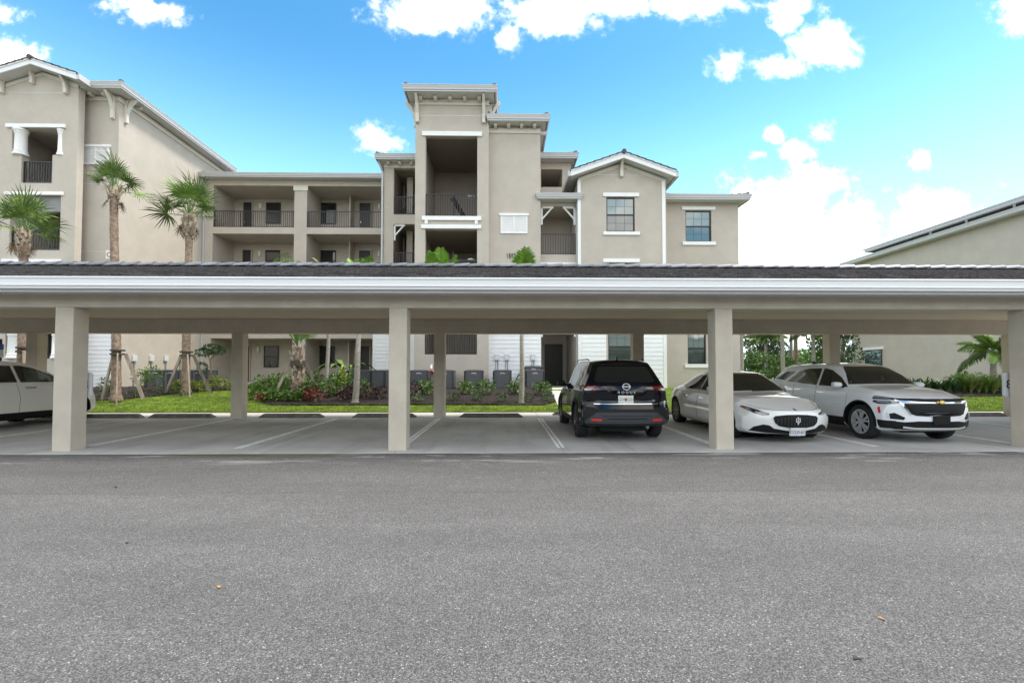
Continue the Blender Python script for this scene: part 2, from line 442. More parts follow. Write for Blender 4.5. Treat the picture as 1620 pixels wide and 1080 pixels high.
# parking slab: ragged front lip, joints cut as real grooves between pours
BAY = 6.07
CX0 = -2.12                         # left edge of the second front pillar
JX = [CX0 + .17 + BAY / 2 * k for k in range(-9, 10)]
mb = MB()
ys = [8.42, 8.46, 9.5, 11, 12.5, 14.0, 15.0, 16.22]
edges = [-60] + JX + [60]
for a, b in zip(edges[:-1], edges[1:]):
    g = .006
    for y0, y1 in zip(ys[:-1], ys[1:]):
        z0, z1 = slab_z(y0) - (.010 if y0 == 8.42 else 0), slab_z(y1)
        mb.add([(a + g, y0, z0), (b - g, y0, z0), (b - g, y1, z1), (a + g, y1, z1), (a + g, y0, -.1), (b - g, y0, -.1), (b - g, y1, -.1), (a + g, y1, -.1)],
               [(0, 1, 2, 3), (0, 4, 5, 1), (0, 3, 7, 4), (1, 5, 6, 2)])
mb.build('parking_slab', 'concrete_slab', kind='structure')
mb = MB().add([(-60, 8.5, .004), (60, 8.5, .004), (60, 16.2, .004), (-60, 16.2, .004)], [(0, 1, 2, 3)])
mb.build('slab_base', 'wheel_stop', kind='structure')
# lawn terrain
def inbed(x, y):
    # planting bed 1 along the left block
    lim = 18.1 + (x + 15.2) * (2.3 / 3.4) if x > -15.2 else 18.1
    if x < -10.6 and y > lim + .12 * math.sin(x * 2.3): return 1
    f = 17.2 + (max(0, -8.2 - x) ** 2) * .9 + max(0, x - 1.2) ** 2 * 1.2
    if -9.75 < x < 1.95 and y > f + .05 * math.sin(x * 3): return 2
    if x > 11 and y > 18.7 + .1 * math.sin(x): return 3
    return 0
def sheet(name, m, test, xs, ys_, dz, kind='structure'):
    mb = MB(); idx = {}
    for i in range(len(xs) - 1):
        for j in range(len(ys_) - 1):
            cx, cy = (xs[i] + xs[i + 1]) / 2, (ys_[j] + ys_[j + 1]) / 2
            if not test(cx, cy): continue
            f = []
            for (a, b) in ((i, j), (i + 1, j), (i + 1, j + 1), (i, j + 1)):
                if (a, b) not in idx:
                    idx[(a, b)] = len(mb.v)
                    mb.v.append((xs[a], ys_[b], ground_z(xs[a], ys_[b]) + dz + (rng.uniform(0, .035) if m == 'mulch' else 0)))
                f.append(idx[(a, b)])
            mb.f.append(tuple(f)); mb.m.append(0)
    return mb.build(name, m, kind=kind, smooth=True)
xs = list(np.arange(-34, 36, .25)); ys_ = list(np.arange(16.2, 24.5, .15))
sheet('lawn', 'lawn', lambda x, y: True, xs, ys_, -.006)
sheet('mulch_bed', 'mulch', lambda x, y: inbed(x, y), list(np.arange(-34, 36, .12)), list(np.arange(16.2, 24.5, .10)), .022)
mb = MB()
mb.add([(-900, 24.3, .655), (900, 24.3, .655), (900, 1500, .655), (-900, 1500, .655)], [(0, 1, 2, 3)])
mb.add([(-900, 16.2, .05), (-33.9, 16.2, .05), (-33.9, 24.3, .655), (-900, 24.3, .655)], [(0, 1, 2, 3)])
mb.add([(35.6, 16.2, .05), (900, 16.2, .05), (900, 24.3, .655), (35.6, 24.3, .655)], [(0, 1, 2, 3)])
mb.add([(-900, -900, -.02), (900, -900, -.02), (900, 24.4, -.02), (-900, 24.4, -.02)], [(0, 1, 2, 3)])
mb.build('ground', 'far_ground', kind='structure')
MB().box(-34, 35.5, 16.222, 16.26, -.05, .074).build('lawn_edge', 'mulch', kind='structure')
# entrance path
mb = MB()
for y0, y1 in ((16.24, 17.7), (17.72, 19.2), (19.22, 20.7), (20.72, 22.9)):
    za, zb = ground_z(2.6, y0) + .03, ground_z(2.6, y1) + .03
    mb.add([(1.98, y0, za), (3.7, y0, za), (3.7, y1, zb), (1.98, y1, zb), (1.98, y0, 0), (3.7, y0, 0), (3.7, y1, 0), (1.98, y1, 0)],
           [(0, 1, 2, 3), (0, 4, 5, 1), (0, 3, 7, 4), (1, 5, 6, 2), (3, 2, 6, 7)])
mb.build('entrance_path', 'path_concrete', kind='structure')
# painted stall lines
mb = MB()
for k, x in enumerate(JX):
    xl = x + (.0 if k % 2 else .0)
    n = 26; w = .055
    for i in range(n):
        y0 = 8.9 + (14.15 - 8.9) * i / n; y1 = 8.9 + (14.15 - 8.9) * (i + 1) / n
        if k % 2 == 0: pass
        for s in ((-.075, -.012), (.012, .075)) if True else ():
            j0, j1 = rng.uniform(-.004, .004), rng.uniform(-.004, .004)
            mb.add([(xl + s[0] + j0, y0, slab_z(y0) + .004), (xl + s[1] + j0, y0, slab_z(y0) + .004), (xl + s[1] + j0, y1, slab_z(y1) + .004), (xl + s[0] + j0, y1, slab_z(y1) + .004)], [(0, 1, 2, 3)])
mb.build('road_markings', 'paint_white_line', kind='structure')
# grass blades
def blades(name, n, region, m, h0, h1, w, label=None):
    V = np.zeros((n * 3, 3)); cnt = 0
    r = np.random.RandomState(3)
    while cnt < n:
        x, y = region(r)
        if x is None: continue
        z = ground_z(x, y) - .005; a = r.uniform(0, PI); h = r.uniform(h0, h1)
        dx, dy = math.cos(a) * w, math.sin(a) * w; lx, ly = r.uniform(-.03, .03), r.uniform(-.03, .03)
        V[cnt * 3] = (x - dx, y - dy, z); V[cnt * 3 + 1] = (x + dx, y + dy, z); V[cnt * 3 + 2] = (x + lx, y + ly, z + h)
        cnt += 1
    me = bpy.data.meshes.new(name)
    me.from_pydata(V.tolist(), [], [(3 * i, 3 * i + 1, 3 * i + 2) for i in range(n)])
    me.materials.append(M[m])
    o = put(name, me, kind='stuff')
    return o
def reg_lawn(r):
    x = r.uniform(-22, 26) if r.rand() < .75 else r.uniform(11, 26); y = 16.22 + r.rand() ** 1.5 * 5.5
    if inbed(x, y) or (1.9 < x < 3.8): return None, None
    return x, y
g = blades('grass', 90000, reg_lawn, 'grass_blade', .03, .075, .006)
g['label'] = 'short bright green lawn grass behind the parking slab'
def reg_mulch(r):
    x = r.uniform(-20, 2); y = r.uniform(17.1, 21.5)
    if not inbed(x, y): return None, None
    return x, y
g = blades('mulch_chips', 14000, reg_mulch, 'mulch_chip', .015, .05, .02)
g['label'] = 'loose dark brown bark chips in the planting beds'
# debris on the asphalt and the slab
r = random.Random(5)
def chip(name, x, y, s, m, z=0.0):
    a = r.uniform(0, PI); mb = MB()
    pts = []
    for i in range(7):
        t = 2 * PI * i / 7; rr = s * (1 if i % 2 else .6)
        px_, py_ = math.cos(t) * rr * 1.6, math.sin(t) * rr * .6
        pts.append((x + px_ * math.cos(a) - py_ * math.sin(a), y + px_ * math.sin(a) + py_ * math.cos(a), z + .004 + (s * .25 if i % 3 == 0 else 0)))
    mb.add(pts, [tuple(range(7))]); mb.add([(p[0], p[1], p[2] + s * .12) for p in pts], [tuple(range(6, -1, -1))])
    return mb.build(name, m)
def gp(px, py):
    d = photo_uv(px, py); k = -EYE / d.z
    return d.x * k, d.y * k
for (px, py, s, m, lab) in ((1395, 979, .018, 'dry_leaf', 'small tan dry leaf lying alone on the asphalt at right'),
                            (346, 929, .02, 'dry_leaf', 'small pale scrap lying on the asphalt at lower left'),
                            (201, 859, .018, 'dark_leaf', 'small dark leaf on the asphalt at left, below the first pillar'),
                            (1356, 1042, .02, 'dark_leaf', 'small dark twig piece on the asphalt near the bottom right'),
                            (183, 771, .03, 'dark_leaf', 'dark curled leaf on the asphalt seam at the left')):
    x, y = gp(px, py); tag(chip('fallen_leaf', x, y, s, m), lab, 'leaf')
# wheel stops
def wheel_stop_mesh():
    L, mb = 1.98, MB()
    prof = [(-.085, 0), (.085, 0), (.085, .03), (.055, .125), (-.055, .125), (-.085, .03)]
    h = L / 2
    a = [(-h + .015, y, z) for y, z in prof]; b = [(h - .015, y, z) for y, z in prof]
    a2 = [(-h + (.16 if z > .1 else 0.015), y, z) for y, z in prof]; b2 = [(h - (.16 if z > .1 else .015), y, z) for y, z in prof]
    n = 6
    mb.add(a2 + b2, [tuple(range(n)), tuple(range(2 * n - 1, n - 1, -1))] + [(i, i + n, (i + 1) % n + n, (i + 1) % n) for i in range(n)])
    return mb.mesh('wheel_stop', 'wheel_stop')
wsm = wheel_stop_mesh()
stops = [((-14.2), 'dark concrete wheel stop ahead of the parked white crossover'),
         ((XP(175, 14.45)), 'dark concrete wheel stop just right of the first pillar'),
         ((XP(289, 14.45)), 'dark concrete wheel stop between the propped palms and the left back pillar'),
         ((XP(462, 14.45)), 'dark concrete wheel stop right of the left back pillar, before the shrub bed'),
         ((XP(609, 14.45)), 'dark concrete wheel stop half hidden by the middle front pillar'),
         ((XP(777, 14.45)), 'dark concrete wheel stop alone in the empty stall left of the black SUV'),
         (2.55, 'dark concrete wheel stop ahead of the black SUV'),
         (5.7, 'dark concrete wheel stop behind the white sedan'),
         (8.6, 'dark concrete wheel stop behind the white SUV'),
         ((XP(1541, 14.45) ), 'dark concrete wheel stop at far right, beside the last pillar')]
for x, lab in stops:
    o = put('wheel_stop', wsm, loc=(x, 14.5 if x < 0 or x > 10 else 15.2, slab_z(14.5)), bevel=.01)
    tag(o, lab, 'wheel stop', 'concrete wheel stops at the head of the stalls')
# ------------------------------------------------------------------ carport
YF, YB, CW = 8.68, 14.23, .33
ZBEAM, ZCEIL, ZSOF = 2.63, 3.04, 2.86
cp = thing('carport', 'long tan stucco carport with dark tiled roof, white gutter and square pillars', 'carport', (0, 11.5, 0))
XA, XB_ = CX0 - 3 * BAY - 1.0, CX0 + 3 * BAY + 1.5
for k in range(-3, 4):
    x = CX0 + k * BAY - (.14 if k == 2 else 0)
    MB().box(x, x + CW, YF, YF + CW, -.02, ZBEAM).build('pillar', 'stucco_carport', cp, bevel=.012)
    x = CX0 + k * BAY - (.35 if k == 3 else 0)
    MB().box(x, x + CW, YB, YB + CW, -.02, ZBEAM - .02).build('pillar', 'stucco_carport', cp, bevel=.012)
MB().box(XA, XB_, YF, YF + CW, ZBEAM, 3.10).build('front_beam', 'stucco_carport', cp, bevel=.01)
MB().box(XA, XB_, YB, YB + CW, ZBEAM - .02, 3.10).build('back_beam', 'stucco_carport', cp, bevel=.01)
MB().box(XA + .01, XB_ - .01, YF + CW + .002, YB - .002, ZCEIL, ZCEIL + .05).build('ceiling', 'ceiling_paint', cp)
for x in (XA - .0, XB_ - CW):
    MB().box(x, x + CW, YF + CW + .003, YB - .003, ZBEAM, ZCEIL - .003).build('end_beam', 'stucco_carport', cp)
# vented soffit boards with grooves
for (y0, y1) in ((YF - .45, YF - .002), (YB + CW + .002, YB + CW + .45)):
    mb = MB(); x = XA
    while x < XB_:
        mb.box(x, x + .096, y0, y1, ZSOF, ZSOF + .02); x += .1
    mb.box(XA, XB_, y0, y1, ZSOF + .008, ZSOF + .03)
    mb.build('soffit_board', 'grey_soffit', cp, kind='stuff')
# fascia and K-style gutter
def gutter_profile(y, z0, s=1, sgn=-1):
    # (y, z) outline, front edge to the camera
    p = [(0, .0), (0, .185), (-.124, .185), (-.130, .180), (-.130, .160), (-.113, .152), (-.113, .070), (-.122, .062), (-.122, .042), (-.098, .034), (-.098, .0)]
    return [(y + sgn * -1 * a * s, z0 + b * s) for a, b in p]
MB().box(XA, XB_, YF - .475, YF - .452, ZSOF - .03, ZSOF + .19).build('fascia', 'white_gutter', cp)
MB().prismx(gutter_profile(YF - .477, ZSOF + .015, 1.08, -1), XA, XB_).build('gutter', 'white_gutter', cp)
MB().box(XA, XB_, YB + CW + .452, YB + CW + .475, ZSOF - .03, ZSOF + .19).build('fascia', 'white_gutter', cp)
MB().prismx([(2 * (YB + CW + .477) - y, z) for y, z in gutter_profile(YB + CW + .477, ZSOF + .015, 1.08, -1)], XA, XB_).build('gutter', 'white_gutter', cp)
# roof decks
YR = (YF + YB + CW) / 2
ZE, ZR = ZSOF + .205, 4.045
YE = YF - .60
slope = (ZR - ZE) / (YR - YE)
MB().prismx([(YE + .1, ZE - .06), (YR, ZR - .09), (2 * YR - YE - .1, ZE - .06), (YB + CW, 3.14), (YF, 3.14)], XA, XB_).build('roof_deck', 'roof_tile', cp)
# flat concrete tiles
ang = math.atan(slope)
TW, TL, TT = .33, .42, .026
run = (YR - YE) / math.cos(ang)
rows = 11; EXPO = run / rows
tm = MB()
tm.add([(0, 0, 0), (TW - .014, 0, 0), (TW - .014, TL, -.004), (0, TL, -.004), (0, .004, TT), (TW - .014, .004, TT), (TW - .014, TL, TT - .004), (0, TL, TT - .004)],
       [(0, 3, 2, 1), (4, 5, 6, 7), (0, 1, 5, 4), (1, 2, 6, 5), (3, 0, 4, 7)])
tile_me = tm.mesh('roof_tile', 'roof_tile')
stuff = MB(); count = 0
xs_vis = [(x_, ) for x_ in np.arange(XA, XB_ - TW, TW)]
rt = random.Random(11)
for side in (1, -1):
    for rI in range(rows):
        d = rI * EXPO
        yb = YE + d * math.cos(ang); zb = ZE + d * math.sin(ang) - .012
        half = (rI % 2) * TW / 2
        for (x,) in xs_vis:
            x2 = x + half
            dz = rt.uniform(0, .006); sl = ang + .055 - rt.uniform(0, .01)
            vis = side == 1 and rI < 5 and abs(x2 + .5) < 9.6
            if vis and count < 298:
                o = put('tile', tile_me, cp, loc=Vector((x2, yb, zb + dz)) - Vector(cp.location), rot=(sl - .11, rt.uniform(-.006, .006), rt.uniform(-.008, .008)))
                count += 1
            else:
                a = sl - .11
                vs = []
                for (vx, vy, vz) in tm.v:
                    yy = vy * math.cos(a) - vz * math.sin(a); zz = vy * math.sin(a) + vz * math.cos(a)
                    Y_ = yb + yy
                    if side < 0: Y_ = 2 * YR - Y_
                    vs.append((x2 + vx, Y_, zb + dz + zz))
                stuff.add(vs, tm.f)
stuff.build('roof_tiles', 'roof_tile', cp, kind='stuff')
# ridge tiles, overlapping to the right
rm = MB(); n = 9; L = .46
for i, (xx, rr) in enumerate(((0, .124), (L, .108))):
    for k in range(n):
        t = PI * k / (n - 1); rm.v.append((xx, -math.cos(t) * rr * 1.1, math.sin(t) * rr * .8 + (.020 if i == 0 else -.004)))
for k in range(n - 1): rm.f.append((k, k + 1, n + k + 1, n + k)); rm.m.append(0)
rm.f.append(tuple(range(n - 1, -1, -1))); rm.m.append(0); rm.f.append(tuple(range(n, 2 * n))); rm.m.append(0)
ridge_me = rm.mesh('ridge_tile', 'ridge_tile')
x = XA
while x < XB_ - .4:
    put('ridge_tile', ridge_me, cp, loc=Vector((x + L, YR, ZR - .005)) - Vector(cp.location), rot=(0, rt.uniform(-.008, .008), PI + rt.uniform(-.012, .012)))
    x += .385
# ceiling lights
for px in (884, 1430):
    x = XP(px, 11.6, 489)
    l = thing('ceiling_light', 'small round flush light on the carport ceiling over ' + ('the empty stall by the black SUV' if px < 1000 else 'the white SUV'), 'light', (x, 11.0, ZCEIL))
    MB().lathe([(.085, 0), (.09, -.02), (.07, -.045), (.02, -.055)], (x, 11.0, ZCEIL), 16).build('lamp_cover', 'lamp_white', l, smooth=True)
    MB().box(x + .15, x + 1.3, 10.99, 11.01, ZCEIL - .02, ZCEIL - .001).build('conduit', 'pipe_grey', l)
# stall number plates strapped to the pillars
for (xc, s, txt, lab) in ((CX0 - BAY + CW / 2 + .0, 1, '3', 'white rounded number plate behind the left front pillar'),
                          (CX0 + 2 * BAY - .14 + CW / 2 - .03, -1, '8', 'white rounded number plate behind the right front pillar')):
    y = YF + CW + .045
    t_ = thing('number_plate', lab, 'sign', (xc, y, 1.2))
    w, h = .20, .235
    pts = []
    for (cx, cz, a0) in ((w - .04, h - .04, 0), (-w + .04, h - .04, 90), (-w + .04, -h + .04, 180), (w - .04, -h + .04, 270)):
        for q in range(5):
            t = R(a0 + q * 22.5); pts.append((xc + cx + .04 * math.cos(t), 1.2 + cz + .04 * math.sin(t)))
    MB().prism(pts, y, y + .03).build('plate', 'box_white', t_)
    MB().box(xc - .05, xc + .05, YF + CW - .0, y - .001, 1.1, 1.3).build('bracket', 'pipe_grey', t_)
    text_mesh('numeral', txt, .24, 'number_black', .002, t_, (s * .09, -.003, 0), (R(90), 0, 0))
# ------------------------------------------------------------------ building helpers
F1, F2, F3, F4 = .80, 3.99, 7.18, 10.37
def wall(par, name, m, Y, th, x0, x1, z0, z1, holes=(), bev=0):
    """front wall in the plane Y (front face), thickness th, with real openings"""
    xs = sorted({x0, x1, *[h[0] for h in holes], *[h[1] for h in holes]}); zs = sorted({z0, z1, *[h[2] for h in holes], *[h[3] for h in holes]})
    xs = [x for x in xs if x0 <= x <= x1]; zs = [z for z in zs if z0 <= z <= z1]
    solid = lambda i, j: 0 <= i < len(xs) - 1 and 0 <= j < len(zs) - 1 and not any(h[0] - 1e-6 <= xs[i] and xs[i + 1] <= h[1] + 1e-6 and h[2] - 1e-6 <= zs[j] and zs[j + 1] <= h[3] + 1e-6 for h in holes)
    mb = MB(); Y1 = Y + th
    for i in range(len(xs) - 1):
        for j in range(len(zs) - 1):
            if not solid(i, j): continue
            a, b, c, d = xs[i], xs[i + 1], zs[j], zs[j + 1]
            mb.add([(a, Y, c), (b, Y, c), (b, Y, d), (a, Y, d)], [(0, 1, 2, 3)])
            mb.add([(a, Y1, c), (b, Y1, c), (b, Y1, d), (a, Y1, d)], [(3, 2, 1, 0)])
            if not solid(i - 1, j): mb.add([(a, Y, c), (a, Y, d), (a, Y1, d), (a, Y1, c)], [(0, 1, 2, 3)])
            if not solid(i + 1, j): mb.add([(b, Y, c), (b, Y, d), (b, Y1, d), (b, Y1, c)], [(3, 2, 1, 0)])
            if not solid(i, j - 1): mb.add([(a, Y, c), (b, Y, c), (b, Y1, c), (a, Y1, c)], [(3, 2, 1, 0)])
            if not solid(i, j + 1): mb.add([(a, Y, d), (b, Y, d), (b, Y1, d), (a, Y1, d)], [(0, 1, 2, 3)])
    return mb.build(name, m, par, fix=False)
def room(par, x0, x1, z0, z1, Y0, Y1, m='stucco', name='balcony_lining'):
    """inner faces of a recess behind an opening"""
    mb = MB(); t = .08
    mb.box(x0 - t, x0, Y0, Y1, z0, z1).box(x1, x1 + t, Y0, Y1, z0, z1)
    mb.box(x0 - t, x1 + t, Y0, Y1, z1, z1 + t).box(x0 - t, x1 + t, Y0, Y1, z0 - t, z0)
    mb.box(x0 - t, x1 + t, Y1, Y1 + t, z0 - t, z1 + t)
    return mb.build(name, m, par)
def railing(par, x0, x1, z0, Y, h=1.07, sp=.115):
    mb = MB()
    mb.box(x0, x1, Y - .025, Y + .025, z0 + h - .04, z0 + h).box(x0, x1, Y - .018, Y + .018, z0 + .07, z0 + .10)
    n = max(1, int((x1 - x0) / sp)); dx = (x1 - x0) / n
    for i in range(n + 1):
        x = x0 + i * dx; w = .024 if i % 14 in (0,) else .0125
        x = clamp(x, x0 + w, x1 - w)
        mb.box(x - w, x + w, Y - w, Y + w, z0 + (.0 if w > .02 else .10), z0 + h - .04)
    o = mb.build('railing', 'rail_black', par)
    return o
def window(par, x0, x1, z0, z1, Y, cols=3, rows=2, grid=True, lintel=True, sill=True, glass='glass_window', blind=0.0):
    fr = MB(); w = .055; zm = (z0 + z1) / 2
    fr.box(x0, x0 + w, Y, Y + .1, z0, z1).box(x1 - w, x1, Y, Y + .1, z0, z1).box(x0 + w, x1 - w, Y, Y + .1, z1 - w, z1).box(x0 + w, x1 - w, Y, Y + .1, z0, z0 + w)
    fr.box(x0 + w, x1 - w, Y + .01, Y + .09, zm - .03, zm + .03)
    f = fr.build('window', 'bronze', par)
    gx = x1 - x0 - 2 * w
    if grid:
        mun = MB()
        for si, (a, b, yy) in enumerate(((z0 + w, zm - .03, Y + .045), (zm + .03, z1 - w, Y + .03))):
            for c in range(1, cols):
                xx = x0 + w + gx * c / cols; mun.box(xx - .007, xx + .007, yy - .004, yy + .016, a, b)
            for r_ in range(1, rows):
                zz = a + (b - a) * r_ / rows; mun.box(x0 + w, x1 - w, yy - .003, yy + .014, zz - .007, zz + .007)
            for c in range(cols):
                for r_ in range(rows):
                    xa, xb = x0 + w + gx * c / cols + .007, x0 + w + gx * (c + 1) / cols - .007
                    za, zb = a + (b - a) * r_ / rows + .007, a + (b - a) * (r_ + 1) / rows - .007
                    p = MB(); tl = rng.uniform(-.0012, .0012); tl2 = rng.uniform(-.0012, .0012)
                    p.add([(xa, yy - tl, za), (xb, yy + tl, za), (xb, yy + tl + tl2, zb), (xa, yy - tl + tl2, zb), (xa, yy + .008, za), (xb, yy + .008, za), (xb, yy + .008, zb), (xa, yy + .008, zb)],
                          [(0, 1, 2, 3), (7, 6, 5, 4), (0, 4, 5, 1), (1, 5, 6, 2), (2, 6, 7, 3), (3, 7, 4, 0)])
                    p.build('pane', 'glass_blind' if si and glass == 'glass_window' else glass, f)
        mun.build('muntin', 'bronze', f)
    else:
        MB().box(x0 + w, x1 - w, Y + .04, Y + .05, z0 + w, zm - .03).build('pane', glass, f)
        MB().box(x0 + w, x1 - w, Y + .03, Y + .04, zm + .03, z1 - w).build('pane', glass, f)
    MB().box(x0, x1, Y + .101, Y + .16, z0, z1).build('shade', 'bronze', f)
    return f
def trim(par, x0, x1, z0, z1, Y, d=.06, name='lintel', m='white_trim'):
    return MB().box(x0, x1, Y - d, Y - .001, z0, z1).build(name, m, par, bevel=.006)
def corbel_mesh():
    mb = MB(); w = .075
    pr = [(0, 0), (0, .16), (-.30, .16), (-.30, .09), (-.27, .03), (-.20, 0)]
    mb.prismx(pr, -w, w); return mb.mesh('corbel', 'cream_trim')
corbel_me = corbel_mesh()
def knee_mesh(s=1.0, h=1.15, d=.55):
    """big eave bracket: wall post, strut curving out to the eave"""
    mb = MB(); w = .075 * s
    mb.prismx([(0, 0), (-.13, .04), (-.14, h), (0, h)], -w, w)
    mb.prismx([(-.10, h * .52), (-.14, h * .40), (-d * .55, h * .74), (-d, h * .98), (-d, h * 1.10), (-d * .70, h * 1.10), (-d * .40, h * .84)], -w * .8, w * .8)
    mb.prismx([(-.14, h * .96), (-d, h * 1.02), (-d, h * 1.14), (-.14, h * 1.1)], -w * .6, w * .6)
    return mb.mesh('bracket', 'cream_trim')
knee_me = knee_mesh()
knee_g = knee_mesh(1.0, .80, .42)
knee_s = knee_mesh(1.0, .66, .36)
small_knee_me = None
def child(name, me, par, loc, rot=(0, 0, 0)):
    return put(name, me, par, loc=Vector(loc) - world_loc(par), rot=rot)
def eave(par, x0, x1, y0, y1, z, h=.26, pitch=.30, lip=True, ridge=None, tiles=True):
    """roof block: soffit, fascia, gutter on the front and both sides, hipped roof above"""
    MB().box(x0 + .03, x1 - .03, y0 + .03, y1 - .03, z, z + .03).build('soffit', 'grey_soffit', par)
    g = MB(); t = .025
    def run(p, q):  # outward normal on the right of p->q is away from the block
        p, q = Vector((*p, 0)), Vector((*q, 0)); d = (q - p).normalized(); nrm = Vector((d.y, -d.x, 0))
        prof = [(0, -.02), (0, h), (.13, h), (.135, h - .02), (.115, h - .03), (.11, h - .08), (.085, h * .45), (.085, .06), (.05, .04), (.05, -.02)]
        n = len(prof)
        e0, e1 = p - d * 0.0, q + d * 0.0
        vs = [tuple(e0 + nrm * a - d * a + Vector((0, 0, z + b))) for a, b in prof] + [tuple(e1 + nrm * a + d * a + Vector((0, 0, z + b))) for a, b in prof]
        g.add(vs, [tuple(range(n)), tuple(range(2 * n - 1, n - 1, -1))] + [(i, i + n, (i + 1) % n + n, (i + 1) % n) for i in range(n)])
    run((x0, y0), (x1, y0)); run((x1, y0), (x1, y1)); run((x0, y1), (x0, y0))
    g.build('gutter', 'gutter_grey', par)
    hw = min(x1 - x0, y1 - y0) / 2; H = hw * pitch
    e = .06
    mb = MB(); zz = z + h - .03
    if (x1 - x0) >= (y1 - y0):
        r0, r1 = (x0 + hw, (y0 + y1) / 2), (x1 - hw, (y0 + y1) / 2)
    else:
        r0, r1 = ((x0 + x1) / 2, y0 + hw), ((x0 + x1) / 2, y1 - hw)
    base = [(x0 - e, y0 - e, zz), (x1 + e, y0 - e, zz), (x1 + e, y1 + e, zz), (x0 - e, y1 + e, zz)]
    mb.add(base + [(r0[0], r0[1], zz + H), (r1[0], r1[1], zz + H)], [(0, 1, 5, 4), (2, 3, 4, 5), (1, 2, 5), (3, 0, 4), (3, 2, 1, 0)] if (x1 - x0) >= (y1 - y0) else [(0, 1, 4), (1, 2, 5, 4), (2, 3, 5), (3, 0, 4, 5), (3, 2, 1, 0)])
    rf = mb.build('roof', 'roof_tile', par)
    if tiles:
        for (p, q) in ((base[0], (r0[0], r0[1], zz + H)), (base[1], ((r1 if (x1 - x0) >= (y1 - y0) else r0)[0], (r1 if (x1 - x0) >= (y1 - y0) else r0)[1], zz + H))):
            P, Q = Vector(p), Vector(q); Ln = (Q - P).length; k = 0
            while k * .4 < min(Ln, 3.2):
                c = P + (Q - P) * ((k * .4 + .1) / Ln)
                d = (Q - P).normalized()
                MBh = MB().tube([c - d * .02 + Vector((0, 0, .05)), c + d * .42 + Vector((0, 0, .015))], [.115, .09], 8)
                MBh.build('hip_tile', 'roof_tile', rf)
                k += 1
    return rf
def gable_roof(par, xa, xc, xb, y0, y1, zl, zc, th=.26, tiles=True):
    """pitched roof: rake boards, soffits following the slope, tiles with stepped edge"""
    sl = (zc - zl) / (xc - xa)
    for s, x0 in ((1, xa), (-1, xb)):
        L = abs(xc - x0)
        poly = [(x0, zl), (xc, zc), (xc, zc - th), (x0, zl - th)]
        MB().prism(poly, y0, y0 + .05).build('rake_board', 'white_gutter', par)
        MB().prism([(x0, zl + .045), (xc, zc + .045), (xc, zc - .05), (x0, zl - .05)], y0 - .035, y0 - .001).build('rake_trim', 'white_gutter', par)
        MB().prism([(x0 + s * .03, zl - th + .05 + sl * .03), (xc, zc - th + .05), (xc, zc - th + .08), (x0 + s * .03, zl - th + .08 + sl * .03)], y0 + .052, y1).build('soffit', 'grey_soffit', par)
        dk = MB().prism([(x0 - s * .05, zl + .02), (xc, zc + .03), (xc, zc - .03), (x0 - s * .05, zl - .04)], y0 - .03, y1).build('roof', 'roof_tile', par)
        if tiles:
            n = int(L / .33)
            for i in range(n):
                a = i * L / n; b = a + L / n + .07
                xs0, xs1 = x0 + s * a, x0 + s * min(b, L)
                z0, z1 = zl + sl * a + .075, zl + sl * min(b, L) + .045
                MB().prism([(xs0, z0), (xs1, z1), (xs1, z1 - .05), (xs0, z0 - .045)], y0 - .06, y0 + .30).build('rake_tile', 'roof_tile', dk)
        # side gutter
        MB().prismx([(y0 - .0, zl - th), (y0 - .0, zl + .0), (y1, zl + .0), (y1, zl - th)], x0 - s * .13, x0 - s * .002).build('gutter', 'gutter_grey', par)
    cap = MB().tube([(xc, y0 - .09, zc + .03), (xc, y1, zc + .03)], [.11, .11], 10)
    cap.build('ridge_cap', 'roof_tile', par)
def siding(par, x0, x1, z0, z1, Y, sp=.205):
    n = int(round((z1 - z0) / sp)); h = (z1 - z0) / n
    for i in range(n):
        za = z0 + i * h
        MB().prismx([(Y - .030, za), (Y - .012, za + h - .006), (Y - .012, za + h + .01), (Y - .001, za + h + .01), (Y - .001, za)], x0, x1).build('plank', 'siding', par)
def shutter(par, px0, px1, py0, py1, Y):
    x0, z1 = W(px0, py0, Y); x1, z0 = W(px1, py1, Y); w = .075
    s = MB()
    s.box(x0, x0 + w, Y - .05, Y - .001, z0, z1 - .11).box(x1 - w, x1, Y - .05, Y - .001, z0, z1 - .11).box(x0 + w, x1 - w, Y - .05, Y - .001, z0, z0 + w)
    xm = (x0 + x1) / 2; s.box(xm - .03, xm + .03, Y - .05, Y - .001, z0 + w, z1 - .11)
    f = s.build('vent_shutter', 'white_trim', par)
    MB().box(x0 - .06, x1 + .06, Y - .08, Y - .001, z1 - .11, z1).build('shutter_cap', 'white_trim', f)
    for a, b in ((x0 + w, xm - .03), (xm + .03, x1 - w)):
        n = 11; l = MB(); hh = (z1 - .11 - z0 - w) / n
        for i in range(n):
            za = z0 + w + i * hh
            l.prismx([(Y - .038, za), (Y - .012, za + hh * 1.05), (Y - .006, za + hh * 1.05), (Y - .030, za)], a, b)
        l.build('louvre_panel', 'white_trim', f)
def downspout(par, x, y, z0, z1, w=.09, jog=0.0):
    mb = MB().box(x - w / 2, x + w / 2, y - .08, y - .005, z0, z1 - .45)
    mb.bar((x, y - .045, z1 - .47), (x + jog, y - .38, z1), w, .07)
    return mb.build('downspout', 'gutter_grey', par)

# ------------------------------------------------------------------ centre building
ab = thing('apartment_building', 'four storey tan apartment block with stair tower, balconies and front gable', 'building', (-2, 26, .66))
